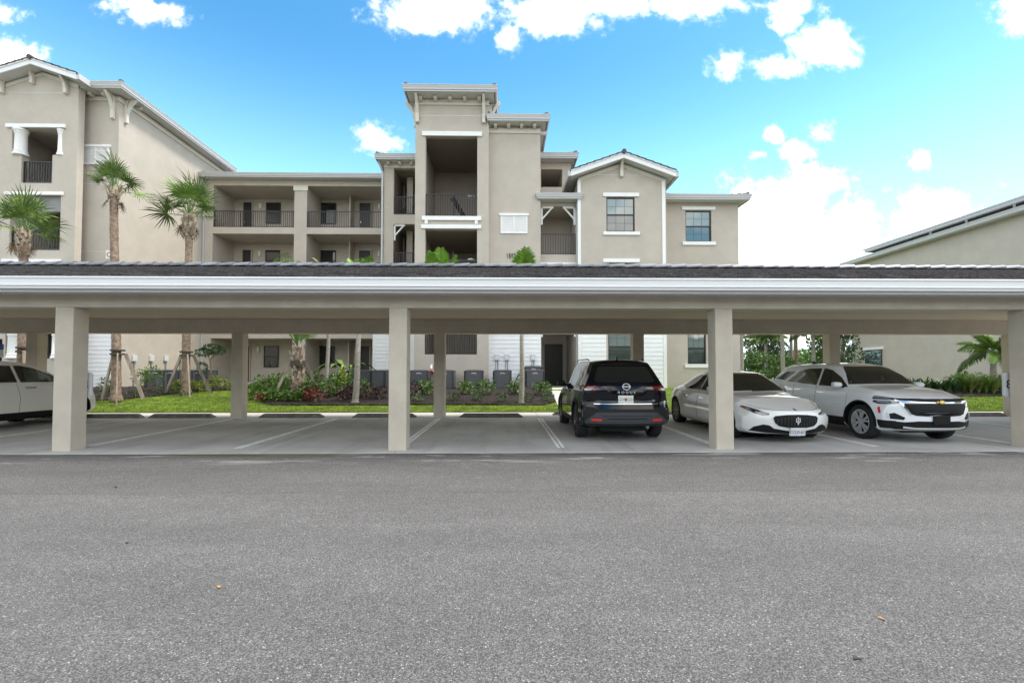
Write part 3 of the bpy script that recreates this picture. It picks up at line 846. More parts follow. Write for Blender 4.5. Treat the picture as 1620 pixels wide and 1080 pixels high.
# --- left balcony wing
Y = 29.0
xl, xr = XP(319, Y, 350), XP(640, Y, 350)
b1a, b1b = XP(337, Y, 350), XP(465.4, Y, 350); b2a, b2b = XP(485.3, Y, 350), XP(616, Y, 350)
TOPS = [(F1, 3.50), (F2, 6.78), (F3, ZP(370, Y, 460)), (F4, ZP(294, Y, 460))]
ztop = ZP(285, Y, 460)
holes = []
for f, t_ in TOPS:
    holes += [(b1a, b1b, f, t_), (b2a, b2b, f, t_)]
wall(ab, 'balcony_wall', 'stucco', Y, .3, xl, xr, .5, ztop, holes)
for k, (f, t_) in enumerate(TOPS):
    for i, (a, b) in enumerate(((b1a, b1b), (b2a, b2b))):
        room(ab, a - .0 + .001, b - .001, f + .001, t_ - .001 + (.25 if False else 0), Y + .301, 31.3)
        if k: railing(ab, a, b, f - .02, Y + .10)
YW = 31.3
for k, (f, t_) in enumerate(TOPS):
    dz = f - F4
    def zq(py): return ZP(py, YW, 460) + dz
    # windows and doors on the rear wall of the walkway
    for (p0, p1, q0, kind) in ((421.5, 444.3, 316, 'w'), (499.4, 532.2, 313.8, 'w'), (385.6, 399.7, 315, 'd'), (569, 587.4, 315, 'd')):
        x0, x1 = XP(p0, YW, 340), XP(p1, YW, 340)
        z1_ = f + 2.35
        if kind == 'w':
            wd = window(ab, x0, x1, f + .95, z1_, YW - .08, grid=False, glass='glass_dark')
            if x0 > -13 and k in (1, 2, 3):
                MB().box(x0 + (x1 - x0) * .55, x1 - .06, YW - .095, YW - .085, f + .98, f + 1.55 + .3 * (k == 3)).build('curtain', 'curtain', wd)
        else:
            d = MB().box(x0, x1, YW - .06, YW - .002, f + .02, z1_).build('door', 'door_dark', ab)
            MB().box(x0 + .08, x0 + .12, YW - .10, YW - .06, f + 1.0, f + 1.12).build('handle', 'badge_silver', d)
            MB().box(x1 + .005, x1 + .06, YW - .16, YW - .002, f, z1_ + .06).box(x0 - .75 if x0 < -14 else x0 - .4, x0 - .62 if x0 < -14 else x0 - .33, YW - .9, YW - .002, f, t_).build('door_surround', 'stucco', ab)
    for p0 in (412.6, 600.3):
        x0 = XP(p0, YW, 325)
        l = MB().box(x0 - .07, x0 + .07, YW - .12, YW - .002, f + 1.95, f + 2.3).build('wall_lamp', 'lamp_white', ab, bevel=.02)
for (a, b) in ((b1b, b2a),):
    trim(ab, a - .06, b + .06, ZP(302, Y, 475), ZP(294, Y, 475), Y, .05, 'column_cap', 'cream_trim')
eave(ab, xl - .15, xr + 1.0, Y - .45, 36, ztop, .24, .26)
downspout(ab, XP(320, Y - .2, 350), Y, .66, ztop + .05, .10, -.1)
# --- stair section behind the tower
Y = 26.5
xl, xr = XP(607, Y, 330), XP(775, Y, 330)
ha, hb = XP(622.6, Y, 330), XP(668, Y, 330)
fl = [(F2, 6.6), (F3, ZP(354.5, Y, 640)), (F4, ZP(266.5, Y, 640))]
ztop = ZP(259, Y, 640)
wall(ab, 'stair_wall', 'stucco', Y, .3, xl, xr, .5, ztop, [(ha, hb, f, t_) for f, t_ in fl])
for f, t_ in fl:
    room(ab, ha + .001, hb - .001, f + .001, t_ - .001, Y + .301, 30.0, m='lining_shaded', name='stair_lining')
    railing(ab, ha, hb, f - .02, Y + .1)
    MB().box(ha + .5, ha + .85, Y + 1.2, Y + 1.5, f, t_ - .002).build('post', 'stucco', ab)
    MB().bar((ha + .3, Y + 1.0, f + .5), (ha + 1.1, Y + 2.4, f + 1.6), .08, .3).build('stair_stringer', 'door_dark', ab)
trim(ab, xl - .0, xr, ZP(266, Y, 640), ztop, Y, .05, 'frieze', 'cream_trim')
for px in (616, 634, 652):
    child('corbel', corbel_me, ab, (XP(px, Y, 255), Y - .05, ztop - .17))
eave(ab, XP(596, Y - .5, 250), xr, Y - .55, 32, ztop, .28, .28)
downspout(ab, XP(605, Y, 330), Y, .66, ztop, .10, -.15)
kb = MB().prismx([(0, 0), (-.10, 0), (-.10, 1.0), (0, 1.0)], -.05, .05)
kb = MB(); kb.box(0, .09, -.05, .05, -.9, 0); kb.box(0, .62, -.05, .05, -.09, 0); kb.bar((.06, 0, -.62), (.55, 0, -.06), .07, .09, up=(0, 1, 0))
knee_x = kb.mesh('knee_brace', 'white_trim')
child('knee_brace', knee_x, ab, (ha + .01, Y + .1, fl[1][1] - .01))
siding(ab, XP(593, Y - .2, 560), XP(655, Y - .2, 560), .55, 3.9, Y - .2)
MB().box(XP(593, Y - .2, 560), XP(655, Y - .2, 560), Y - .199, Y - .001, .5, 3.95).build('bump_wall', 'siding', ab)
trim(ab, XP(593, Y - .2, 560) - .12, XP(593, Y - .2, 560), .5, 3.9, Y - .2, .03, 'corner_board')
# --- stair tower
Y = 22.0
xl, xr = XP(656, Y, 400), XP(773, Y, 400)
ha, hb = XP(673, Y, 300), XP(755, Y, 300)
H1, H2, H3 = ZP(560.5, Y, 715), ZP(448, Y, 715), ZP(343, Y, 715)
tops = [(H1, 4.95), (H2, ZP(363, Y, 715)), (H3, ZP(215, Y, 715))]
zt = ZP(160, Y, 715)
MB().box(xl, xr, Y + .301, Y + 5.9, zt - .3, zt).build('tower_core', 'stucco', ab)
wall(ab, 'tower_wall', 'stucco', Y, .3, xl, xr, .3, zt, [(ha, hb, f, t_) for f, t_ in tops])
MB().box(xl, xl + .28, Y + .301, Y + 5.9, .3, zt - .301).box(xr - .28, xr, Y + .301, Y + 5.9, .3, zt - .301).build('tower_side_wall', 'stucco', ab)
for i, (f, t_) in enumerate(tops):
    room(ab, ha - .25, hb + .25, f + .001, t_ + .15 if i == 2 else t_ - .001, Y + .301, Y + 5.0, m='lining_shaded', name='stair_lining')
    railing(ab, ha, hb, f - .02, Y + .08, h=1.13)
    if i:
        l = MB().lathe([(.02, 0), (.17, -.03), (.19, -.08), (.12, -.13)], (hb - .35, Y + 1.0, f + 1.42), 14).build('stair_lamp', 'lamp_white', ab)
        MB().box(ha + 1.1, ha + 1.18, Y + 1.6, Y + 1.7, f, f + 1.9).bar((ha + 1.1, Y + 1.6, f + 1.5), (ha + 2.0, Y + 2.6, f + .2), .1, .25).build('stair_stringer', 'rail_black', ab)
trim(ab, XP(666, Y), XP(762, Y), ZP(216, Y, 715), ZP(209, Y, 715), Y, .08)
sb = trim(ab, XP(666.5, Y), XP(761, Y), ZP(349, Y, 715), ZP(342.5, Y, 715), Y, .08, 'sill')
for px in (673.5, 753):
    x = XP(px, Y); MB().box(x - .07, x + .07, Y - .075, Y - .002, ZP(355, Y, 715), ZP(349, Y, 715) - .002).build('sill_block', 'white_trim', sb)
trim(ab, XP(665.5, Y), XP(761, Y), ZP(362, Y, 715), ZP(356, Y, 715), Y, .07)
trim(ab, xl - .03, xr + .03, ZP(167, Y, 715), ZP(158, Y, 715), Y, .05, 'frieze', 'cream_trim')
MB().box(xl, xr, Y - .012, Y - .001, ZP(184.3, Y, 715), ZP(183.2, Y, 715)).build('reveal_line', 'grey_soffit', ab)
zs = ZP(158, Y, 715) + .02
for px in (666.5, 690, 713, 736, 758.5):
    child('corbel', corbel_me, ab, (XP(px, Y, 156), Y - .05, zs - .17))
for px in (661, 765.5):
    child('bracket', knee_me, ab, (XP(px, Y, 165), Y - .02, zs - 1.2))
child('bracket', knee_me, ab, (xl - .0, Y + .35, zs - 1.2), (0, 0, -PI / 2))
child('bracket', knee_me, ab, (xr + .0, Y + .35, zs - 1.2), (0, 0, PI / 2))
eave(ab, XP(641, Y - .62, 146), XP(783, Y - .62, 146), Y - .62, Y + 6.4, zs, .27, .22)
# --- tall wall right of the tower
Y = 22.35
xl, xr = XP(773, Y, 300) - .01, XP(855, Y, 300)
zt = ZP(203, Y, 815)
wall(ab, 'front_wall', 'stucco', Y, .3, xl, xr, .3, zt + .25)
MB().box(xr - .3, xr, Y + .301, Y + 6, 9.5, zt + .25).build('side_wall', 'stucco', ab)
trim(ab, xl + .01, xr + .02, ZP(211.5, Y, 815), ZP(204, Y, 815), Y, .05, 'frieze', 'cream_trim')
zs = ZP(200, Y, 815)
for px in (784, 804.5, 825, 845):
    child('corbel', corbel_me, ab, (XP(px, Y, 203), Y - .05, zs - .17))
child('corbel', corbel_me, ab, (xr + .02, Y + .25, zs - .3), (0, 0, PI / 2))
eave(ab, xl - .6 + .62, XP(866, Y - .5, 193), Y - .5, Y + 7, zs, .28, .24)
shutter(ab, 792, 834.5, 338, 369.7, Y)
siding(ab, XP(772, Y, 570), XP(856, Y, 570), .55, 4.2, Y)
for k, ch_ in enumerate('1802'):
    nm_ = text_mesh('numeral', ch_, .36, 'number_black', .015, ab, Vector((XP(802.5 + 3.9 * k, Y, 405), Y - .014, ZP(405.3, Y, 810))) - Vector(ab.location), (R(90), 0, 0)); nm_.scale = (.5, 1, 1)
# --- upper block behind with open loggia
Y = 24.6
xl, xr = XP(852, Y, 280), XP(903, Y, 280)
zt = ZP(257, Y, 880)
ha, hb, hz0, hz1 = XP(856, Y, 280), XP(889.5, Y, 280), ZP(296, Y, 870), ZP(267.8, Y, 870)
wall(ab, 'loggia_wall', 'stucco', Y, .3, xl, xr, 6.5, zt, [(ha, hb, hz0, hz1)])
room(ab, ha + .001, hb - .001, hz0 + .001, hz1 - .001, Y + .301, Y + 3, name='loggia_lining')
eave(ab, xl - .2, XP(912, Y - .5, 253), Y - .5, Y + 5, zt, .26, .24)
# --- right balcony bay
Y = 22.75
xl, xr = XP(854, Y, 360), XP(915, Y, 360)
ha, hb = XP(855.5, Y, 360), XP(911, Y, 360)
zb = [(F1 - .1, ZP(529, Y, 880) + .8), (F2, 6.55), (F3, ZP(326, Y, 880))]
zt = ZP(320, Y, 880)
wall(ab, 'balcony_wall', 'stucco', Y, .3, xl, xr, .3, zt, [(ha, hb, f, t_) for f, t_ in zb])
for i, (f, t_) in enumerate(zb):
    room(ab, ha + .001, hb - .001, f + .001, t_ - .001, Y + .301, Y + 3.6)
    if i: railing(ab, ha, hb, f - .02, Y + .09)
    child('knee_brace', knee_x, ab, (ha + .01, Y + .08, t_ - .01))
    child('knee_brace', knee_x, ab, (hb - .01, Y + .08, t_ - .01), (0, 0, PI))
trim(ab, XP(851, Y), XP(911, Y), ZP(420, Y, 880), ZP(415.5, Y, 880), Y, .07)
d = MB().box(XP(862, Y + 3.5, 560), XP(890, Y + 3.5, 560), Y + 3.5, Y + 3.59, F1 - .1, F1 + 2.2).build('door', 'door_dark', ab)
eave(ab, xl - .12, xr + .02, Y - .5, Y + 1.85, zt, .24, .28, tiles=False)
downspout(ab, XP(912.5, Y, 360), Y, .66, zt, .11, 0)
# --- gabled block
Y = 22.3
xl, xr = XP(915, Y, 350), XP(1054, Y, 350)
xa, za = W(903.5, 270, Y - .55); xb, zb_ = W(1070, 270.5, Y - .55); xc, zc = W(987, 241, Y - .55)
za = (za + zb_) / 2; sl = (zc - za) / (xc - xa)
zl, zr_ = za - .26 + sl * (xl - xa), za - .26 + sl * (xb - xr)
wl0, wl1 = XP(960.7, Y), XP(1006, Y)
whs = [(wl0, wl1, ZP(366.3, Y, 985), ZP(312, Y, 985)), (wl0, wl1, ZP(366.3, Y, 985) - 3.19, ZP(312, Y, 985) - 3.19), (wl0 + .05, wl1 - .05, ZP(366.3, Y, 985) - 6.38, ZP(312, Y, 985) - 6.38)]
wall(ab, 'gable_wall', 'stucco', Y, .3, xl, xr, .3, min(zl, zr_), whs)
MB().prism([(xl, min(zl, zr_)), (xr, min(zl, zr_)), (xr, zr_ - .001), (xc, zc - .26), (xl, zl - .001)], Y, Y + .3).build('gable_wall', 'stucco', ab)
MB().box(xl, xl + .25, Y + .301, Y + 6, .3, zl - .1).box(xr - .25, xr, Y + .301, Y + 6, .3, zr_ - .1).build('side_wall', 'stucco', ab)
gable_roof(ab, xa, xc, xb, Y - .55, Y + 6, za, zc)
for i, (a, b, c, d) in enumerate(whs):
    window(ab, a, b, c, d, Y + .06)
    trim(ab, XP(955, Y) if i < 2 else a - .1, XP(1012.7, Y) if i < 2 else b + .1, d + .02, d + .20, Y, .06)
    trim(ab, XP(955.5, Y) if i < 2 else a - .1, XP(1013.5, Y) if i < 2 else b + .1, c - .18, c - .02, Y, .08, 'sill')
for (a, b) in ((XP(914.6, Y), XP(919.6, Y)), (XP(1049.3, Y), XP(1054.5, Y))):
    trim(ab, a, b, .35, zl - .12, Y, .03, 'corner_board')
mb = MB()
for s, x0, z0 in ((1, xl, zl), (-1, xr, zr_)):
    mb.prism([(x0, z0 - .02), (xc, zc - .28), (xc, zc - .46), (x0, z0 - .20)], Y - .025, Y - .001)
mb.build('rake_frieze', 'cream_trim', ab)
MB().box(XP(936, Y), XP(1034, Y), Y - .012, Y - .001, ZP(277.8, Y, 985), ZP(276.8, Y, 985)).build('reveal_line', 'grey_soffit', ab)
child('bracket', knee_g, ab, (xc, Y - .03, ZP(282, Y, 985)))
siding(ab, XP(919.8, Y), whs[2][0] - .1, .55, 4.1, Y); siding(ab, whs[2][1] + .1, XP(1049, Y), .55, 4.1, Y)
# --- right wing
Y = 24.1
xl, xr = XP(1050, Y, 380), XP(1168.5, Y, 380)
zt = ZP(321, Y, 1110)
wl0, wl1 = XP(1086.7, Y), XP(1128, Y)
z0_, z1_ = ZP(382, Y, 1108), ZP(333, Y, 1108)
whs = [(wl0, wl1, z0_, z1_), (wl0, wl1, z0_ - 3.19, z1_ - 3.19), (wl0 + .05, wl1 - .35, z0_ - 6.38, z1_ - 6.38)]
wall(ab, 'wing_wall', 'stucco', Y, .3, xl, xr, .3, zt, whs)
MB().box(xr - .3, xr, Y + .301, Y + 9, .3, zt).build('side_wall', 'stucco', ab)
for i, (a, b, c, d) in enumerate(whs):
    window(ab, a, b, c, d, Y + .08)
    trim(ab, a - .2, b + .2, d + .02, d + .19, Y, .06); trim(ab, a - .18, b + .2, c - .2, c - .02, Y, .08, 'sill')
eave(ab, xl - .3, XP(1185, Y - .5, 316), Y - .5, Y + 9.6, zt, .25, .26)
# back mass that closes the block
MB().box(XP(330, 31.4, 400), XP(1140, 31.4, 400), 31.45, 36, .3, 12.0).build('rear_wall', 'stucco', ab)

# ------------------------------------------------------------------ left building
lb = thing('apartment_building', 'four storey tan apartment block at the left edge with columned balconies under a gable', 'building', (-22, 26, .66))
Y = 21.9
xl, xr = XP(-40, Y, 400), XP(117.5, Y, 400)
zsh = ZP(289.5, Y, 60)
h4b = (XP(33.5, Y, 270), XP(82.5, Y, 270), zsh, ZP(245, Y, 60)); h4t = (XP(19, Y, 220), XP(95, Y, 220), ZP(245, Y, 60), ZP(203, Y, 60))
h3 = (XP(15.5, Y, 350), XP(95.5, Y, 350), ZP(395.5, Y, 60), ZP(309, Y, 60))
h2 = (h3[0], h3[1], h3[2] - 3.19, h3[3] - 3.19)
h1a = (XP(8, Y, 550), XP(90, Y, 550), ZP(567, Y, 60), ZP(523, Y, 60))
# gable
xc, zc = W(48, 92, Y - .6); xb, zb_ = W(121, 116.5, Y - .6); xa = 2 * xc - xb
sl = (zc - zb_) / (xb - xc); zr_ = zb_ - .26 + sl * (xb - xr)
wall(lb, 'front_wall', 'stucco', Y, .35, xl, xr, .3, zr_, [h4b, h4t, h3, h2, h1a])
xl2 = 2 * xc - xr
MB().prism([(xl2, zr_), (xr, zr_), (xc, zc - .26)], Y, Y + .35).build('gable_wall', 'stucco', lb)
for (a, b, c, d) in ((h4t[0] - .3, h4t[1] + .3, h4b[2], h4t[3]), (h3[0], h3[1], h3[2], h3[3]), (h2[0], h2[1], h2[2], h2[3]), (h1a[0], h1a[1], .7, h1a[3])):
    room(lb, a, b, c + .001, d + .1, Y + .351, Y + 3.6)
    x0 = (a + b) / 2
    wd = window(lb, x0 - .3, x0 + 1.2, c + .05, c + 2.1, Y + 3.5, grid=False, glass='glass_dark')
railing(lb, h4b[0], h4b[1], h4b[2], Y + .12, h=1.05); railing(lb, h3[0], h3[1], h3[2], Y + .12, h=1.08); railing(lb, h2[0], h2[1], h2[2], Y + .12)
MB().box(h3[0] + .01, h3[1] - .01, Y + .14, Y + .16, h3[3] - .72, h3[3] - .002).build('roller_screen', 'pipe_grey', lb)
def column(x, z0, z1, r):
    c = MB().lathe([(r * 1.25, 0), (r * 1.28, .08), (r * 1.05, .13), (r * 1.16, .18), (r * 1.0, .22), (r * .94, z1 - z0 - .24), (r * 1.02, z1 - z0 - .21), (r * 1.12, z1 - z0 - .17), (r * 1.0, z1 - z0 - .13), (r * 1.24, z1 - z0 - .07), (r * 1.26, z1 - z0)], (x, Y + .12, z0), 24)
    c.build('column', 'white_trim', lb, smooth='auto')
column(XP(29.5, Y, 220), ZP(245, Y, 60), ZP(204, Y, 60), .235); column(XP(95, Y, 220), ZP(245, Y, 60), ZP(204, Y, 60), .16)
column(XP(18.5, Y, 550), ZP(567, Y, 60), ZP(524, Y, 60), .235); column(XP(86, Y, 550), ZP(567, Y, 60), ZP(524, Y, 60), .18)
trim(lb, XP(11.5, Y, 200), XP(105, Y, 200), ZP(203, Y, 60), ZP(197.3, Y, 60), Y, .10)
trim(lb, XP(8.5, Y, 306), XP(101, Y, 306), ZP(309, Y, 60), ZP(304, Y, 60), Y, .08)
trim(lb, XP(4.5, Y, 412), XP(97, Y, 412), ZP(416, Y, 60), ZP(410.5, Y, 60), Y, .08)
gable_roof(lb, xa, xc, xb, Y - .6, Y + 4, zb_, zc)
MB().prism([(xr, zr_ - .02), (xc, zc - .28), (xc, zc - .42), (xr, zr_ - .2)], Y - .03, Y - .001).prism([(xl2, zr_ - .02), (xc, zc - .28), (xc, zc - .42), (xl2, zr_ - .2)], Y - .03, Y - .001).build('rake_frieze', 'cream_trim', lb)
MB().box(XP(13, Y, 147), XP(108, Y, 147), Y - .012, Y - .001, ZP(147.6, Y, 60), ZP(146.6, Y, 60)).build('reveal_line', 'grey_soffit', lb)
child('bracket', knee_g, lb, (XP(54, Y, 118), Y - .03, ZP(135, Y, 58)))
child('bracket', knee_s, lb, (XP(107, Y, 140), Y - .03, ZP(151, Y, 110))); child('bracket', knee_s, lb, (XP(6, Y, 140), Y - .03, ZP(150, Y, 6)))
# recessed bay and long side wall
Y = 22.6
xl, xr = XP(117, Y, 300) - .4, XP(185.7, Y, 300)
zs = ZP(151, Y, 150)
zt = zs
wall(lb, 'front_wall', 'stucco', Y, .3, xl, xr, .3, zt)
MB().box(xr - .3, xr, Y + .301, 34, .3, zt).build('side_wall', 'stucco', lb)
trim(lb, XP(121, Y, 155), xr + .03, ZP(160, Y, 150), ZP(154, Y, 150), Y, .05, 'frieze', 'cream_trim')
MB().box(xr + .001, xr + .05, Y, 33.5, zt - .30, zt - .08).build('frieze', 'cream_trim', lb)
for px in (129.5, 150.5, 171.5):
    child('corbel', corbel_me, lb, (XP(px, Y, 150), Y - .05, zs - .16))
child('bracket', knee_me, lb, (XP(181, Y, 160), Y - .02, zs - 1.2)); child('bracket', knee_me, lb, (xr, Y + .35, zs - 1.2), (0, 0, PI / 2))
child('corbel', corbel_me, lb, (xr + .05, Y + .95, zs - .16), (0, 0, PI / 2))
eave(lb, XP(112, Y - .6, 146), xr + .55, Y - .6, 31.3, zs, .27, .24)
shutter(lb, 131, 173, 229.5, 261, Y)
siding(lb, XP(117, Y, 560) - .2, XP(176, Y, 560), .5, 4.1, Y)
trim(lb, XP(176, Y, 560), XP(179.5, Y, 560), .5, 4.1, Y, .03, 'corner_board')
for py in (291.5, 398):
    z = ZP(py, Y, 150); MB().box(xl + .5, xr + .004, Y - .004, Y - .001, z, z + .02).build('reveal_line', 'grey_soffit', lb)
MB().box(xl - 10, xl + .1, Y + 4, Y + 8, .3, zr_).build('rear_wall', 'stucco', lb)
x, z = W(173.5, 403, Y)
rs = thing('round_sign', 'small white sign with a red ring high on the left block beside the palm trunk', 'sign', (x, Y - .02, z))
MB().box(x - .16, x + .16, Y - .03, Y - .001, z - .2, z + .2).build('plate', 'lamp_white', rs)
ring = MB(); n = 20
for i in range(n):
    t = 2 * PI * i / n; ring.v += [(x + .12 * math.cos(t), Y - .034, z + .12 * math.sin(t)), (x + .075 * math.cos(t), Y - .034, z + .075 * math.sin(t))]
for i in range(n):
    j = (i + 1) % n; ring.f.append((2 * i, 2 * j, 2 * j + 1, 2 * i + 1)); ring.m.append(0)
ring.build('ring', 'sign_red', rs)

# ------------------------------------------------------------------ right building
rb = thing('apartment_building', 'tan apartment block at the right edge with plain side wall and stepped tiled roofs', 'building', (33, 30, .66))
XW, XE = 28.9, 28.35
zE = 10.25
y0, y1 = 18.0, 38.4
MB().box(XW, XW + .3, y0, y1, .3, zE + .1).build('side_wall', 'stucco', rb, bevel=.02)
MB().box(XW + .301, XW + 12, y1 - .3, y1, .3, zE + .1).build('rear_wall', 'stucco', rb)
MB().box(XW + .301, XW + 12, y0, y0 + .3, .3, zE + .1).build('front_wall', 'stucco', rb)
def side_eave(xe, xw, ya, yb, z, h, rise, depth):
    MB().box(xe + .02, xw + .3, ya, yb, z, z + .03).build('soffit', 'grey_soffit', rb)
    prof = [(0, -.02), (0, h), (-.13, h), (-.135, h - .02), (-.11, h - .08), (-.085, h * .45), (-.085, .05), (-.04, -.02)]
    MB().prism([(xe + a, z + b) for a, b in prof], ya, yb).build('gutter', 'gutter_grey', rb)
    rf = MB().prism([(xe - .05, z + h - .02), (xe + depth, z + h + rise), (xe + depth, z + h + rise - .12), (xe - .05, z + h - .08)], ya - .05, yb + .05).build('roof', 'roof_tile', rb)
    y = ya
    k = 0
    while y < yb:
        MB().box(xe - .07, xe + .36, y, y + .32, z + h - .01, z + h + .035).build('eave_tile', 'roof_tile', rf); y += .33; k += 1
    return rf
side_eave(XE, XW, y0 - .5, y1 + .5, zE, .26, 1.35, 4.2)
XW2 = 31.0
z2 = 11.35
MB().box(XW2, XW2 + .3, y0, y1 - 1.0, zE + .3, z2 + .1).build('upper_side_wall', 'grey_soffit', rb)
side_eave(XW2 - .85, XW2, y0 - .5, y1 - .1, z2, .28, 2.0, 6.0)
for yy in (26.2, 29.0, 31.5):
    MB().tube([(XE + 1.0, yy, zE + .4), (XE + 1.0, yy, zE + .85)], .06, 8).build('roof_vent', 'pipe_grey', rb)
MB().box(XE + 2.1, XE + 2.3, 25.5, 25.7, z2 + .3, z2 + .62).box(XE + 2.0, XE + 2.4, 25.4, 25.62, z2 + .6, z2 + .70).build('roof_vent', 'rail_black', rb)
# ground floor window on the side wall
ya, yb = 35.3, 37.0
fr = MB().box(XW - .03, XW - .001, ya, yb, 1.7, 3.15).build('window', 'bronze', rb)
MB().box(XW - .04, XW - .031, ya + .08, yb - .08, 1.78, 2.42).build('pane', 'glass_window', fr)
MB().box(XW - .04, XW - .031, ya + .08, yb - .08, 2.50, 3.07).build('pane', 'glass_window', fr)
MB().box(XW - .08, XW - .001, ya - .2, yb + .2, 3.17, 3.38).build('lintel', 'white_trim', rb)
MB().box(XW - .08, XW - .001, ya - .2, yb + .2, 1.5, 1.68).build('sill', 'white_trim', rb)

# ------------------------------------------------------------------ equipment on and by the walls
def ac_template(w=.80, d=.80, h=.86):
    t = thing('air_conditioner', 'template', 'air conditioner', (0, 0, 0), 'outdoor air conditioning units along the walls')
    mb = MB(); mb.box(-w / 2 + .02, w / 2 - .02, -d / 2 + .02, d / 2 - .02, .03, h - .05)
    mb.build('casing', 'ac_grey', t, bevel=.02)
    lv = MB(); n = 14
    for i in range(n):
        a = -w / 2 + .07 + (w - .14) * i / (n - 1)
        for s in (-1, 1):
            lv.box(a - .016, a + .016, s * (d / 2 - .02), s * (d / 2 + .004), .08, h - .09) if True else 0
            lv.box(s * (w / 2 - .02), s * (w / 2 + .004), a - .016, a + .016, .08, h - .09)
    lv.build('louvres', 'ac_grey', t, kind='stuff')
    cr = MB()
    for sx in (-1, 1):
        for sy in (-1, 1):
            cr.box(sx * w / 2 - .035, sx * w / 2 + .035 - (.03 if sx > 0 else -.0), sy * d / 2 - .035, sy * d / 2 + .03, .0, h - .05)
    cr.build('corner_post', 'ac_dark', t, kind='stuff')
    MB().box(-w / 2 - .01, w / 2 + .01, -d / 2 - .01, d / 2 + .01, h - .05, h).build('top_cover', 'ac_grey', t, bevel=.012)
    fan = MB()
    for k in range(3):
        r = .12 + .1 * k; pts = [(r * math.cos(2 * PI * i / 20), r * math.sin(2 * PI * i / 20), h + .02) for i in range(21)]
        fan.tube(pts, .006, 4, caps=False)
    fan.build('fan_guard', 'ac_dark', t)
    bd = MB(); bd.prism([(-.11, h - .175), (-.11, h - .14), (-.06, h - .115), (.06, h - .115), (.11, h - .14), (.11, h - .175), (.05, h - .15), (-.05, h - .15)], -d / 2 - .014, -d / 2 - .005)
    bd.build('badge', 'badge_silver', t)
    return t
ac0 = ac_template(); first = True
Ya = 21.2
acs = [(662.5, Ya, 0, 'grey air conditioner left of the red fire valve, facing the carport'),
       (703, Ya, 0, 'grey air conditioner half hidden by the back pillar, beside the red fire valve'),
       (749.5, Ya, 0, 'grey air conditioner alone between the back pillar and the white siding'),
       (795, Ya, 0, 'grey air conditioner under the two white switch boxes on the siding'),
       (846.5, Ya, 0, 'front one of the two stacked-looking air conditioners beside the dark entrance'),
       (844, Ya + .98, 0, 'rear one of two air conditioners beside the dark entrance, only its top showing'),
       (623, Ya - .2, 0, 'grey air conditioner just left of the middle pillar, end of the shrub row'),
       (601, Ya + .3, PI / 2, 'third of the sideways grey air conditioners right of the shrubs'),
       (580, Ya + .4, PI / 2, 'second of the sideways grey air conditioners, behind the thin palm trunk'),
       (558, Ya + .5, PI / 2, 'leftmost sideways grey air conditioner behind the big shrubs'),
       (245, 21.6, 0, 'leftmost grey air conditioner by the left block between the propped palms'),
       (268, 21.8, 0, 'second grey air conditioner from the left between the propped palms'),
       (290, 22.0, 0, 'grey air conditioner behind the right propped palm trunk'),
       (313, 22.2, 0, 'grey air conditioner just right of the right propped palm')]
for px, y, rz, lab in acs:
    o = ac0 if first else copy_tree(ac0); first = False
    z = .665 if px > 400 else .68
    o.location = (XP(px, y - .4, 600), y, z + (.18 if y > 22 and px > 800 else 0)); o.rotation_euler = (0, 0, rz); o['label'] = lab
    if rz == 0 and rng.random() < .3: o.rotation_euler = (0, 0, rng.uniform(-.03, .03))
pd = MB().box(XP(545, 20.7, 612), XP(862, 20.7, 612), 20.55, 21.99, .3, .66).build('equipment_pad', 'path_concrete', kind='structure')
MB().box(XP(225, 21, 612), XP(330, 21, 612), 21.05, 22.8, .3, .675).build('equipment_pad', 'path_concrete', kind='structure')
def switchbox(x, y, z, lab, axis='y'):
    t = thing('switch_box', lab, 'switch box', (x, y, z), 'white electrical switch boxes on the walls')
    MB().box(x - .11, x + .11, y - .1, y - .001, z - .14, z + .16).build('box', 'box_white', t, bevel=.01)
    MB().tube([(x + .03, y - .04, z - .14), (x + .03, y - .04, 1.0)], .022, 6).tube([(x - .07, y - .02, z + .1), (x - .07, y - .02, 1.0)], .012, 6).build('conduit', 'pipe_grey', t)
for px, lab in ((786.5, 'left one of the two white switch boxes above the air conditioner on the siding'), (802, 'right one of the two white switch boxes above the air conditioner on the siding'),
                (843.5, 'white switch box beside the dark entrance above two air conditioners')):
    switchbox(XP(px, 22.3, 565), 22.31, ZP(565, 22.3, 800), lab)
xw = XP(185.7, 22.6, 300)
for i, (px, lab) in enumerate(((211, 'white switch box on the side wall just right of the left propped palm'), (238, 'second white switch box on the side wall, above the air conditioners'),
                (261, 'third white switch box on the side wall, left of the right propped palm'), (284, 'white switch box on the side wall behind the right propped palm trunk'))):
    y = xw / math.tan(math.atan((px - 810) / F) + YAW)
    z = 1.45 + (588 - 567) * y / F
    t = thing('switch_box', lab, 'switch box', (xw, y, z), 'white electrical switch boxes on the walls')
    MB().box(xw + .001, xw + .10, y - .14, y + .14, z - .15, z + .15).build('box', 'box_white', t, bevel=.01)
    MB().tube([(xw + .04, y, z - .15), (xw + .04, y, .7)], .03, 6).build('conduit', 'pipe_grey', t)
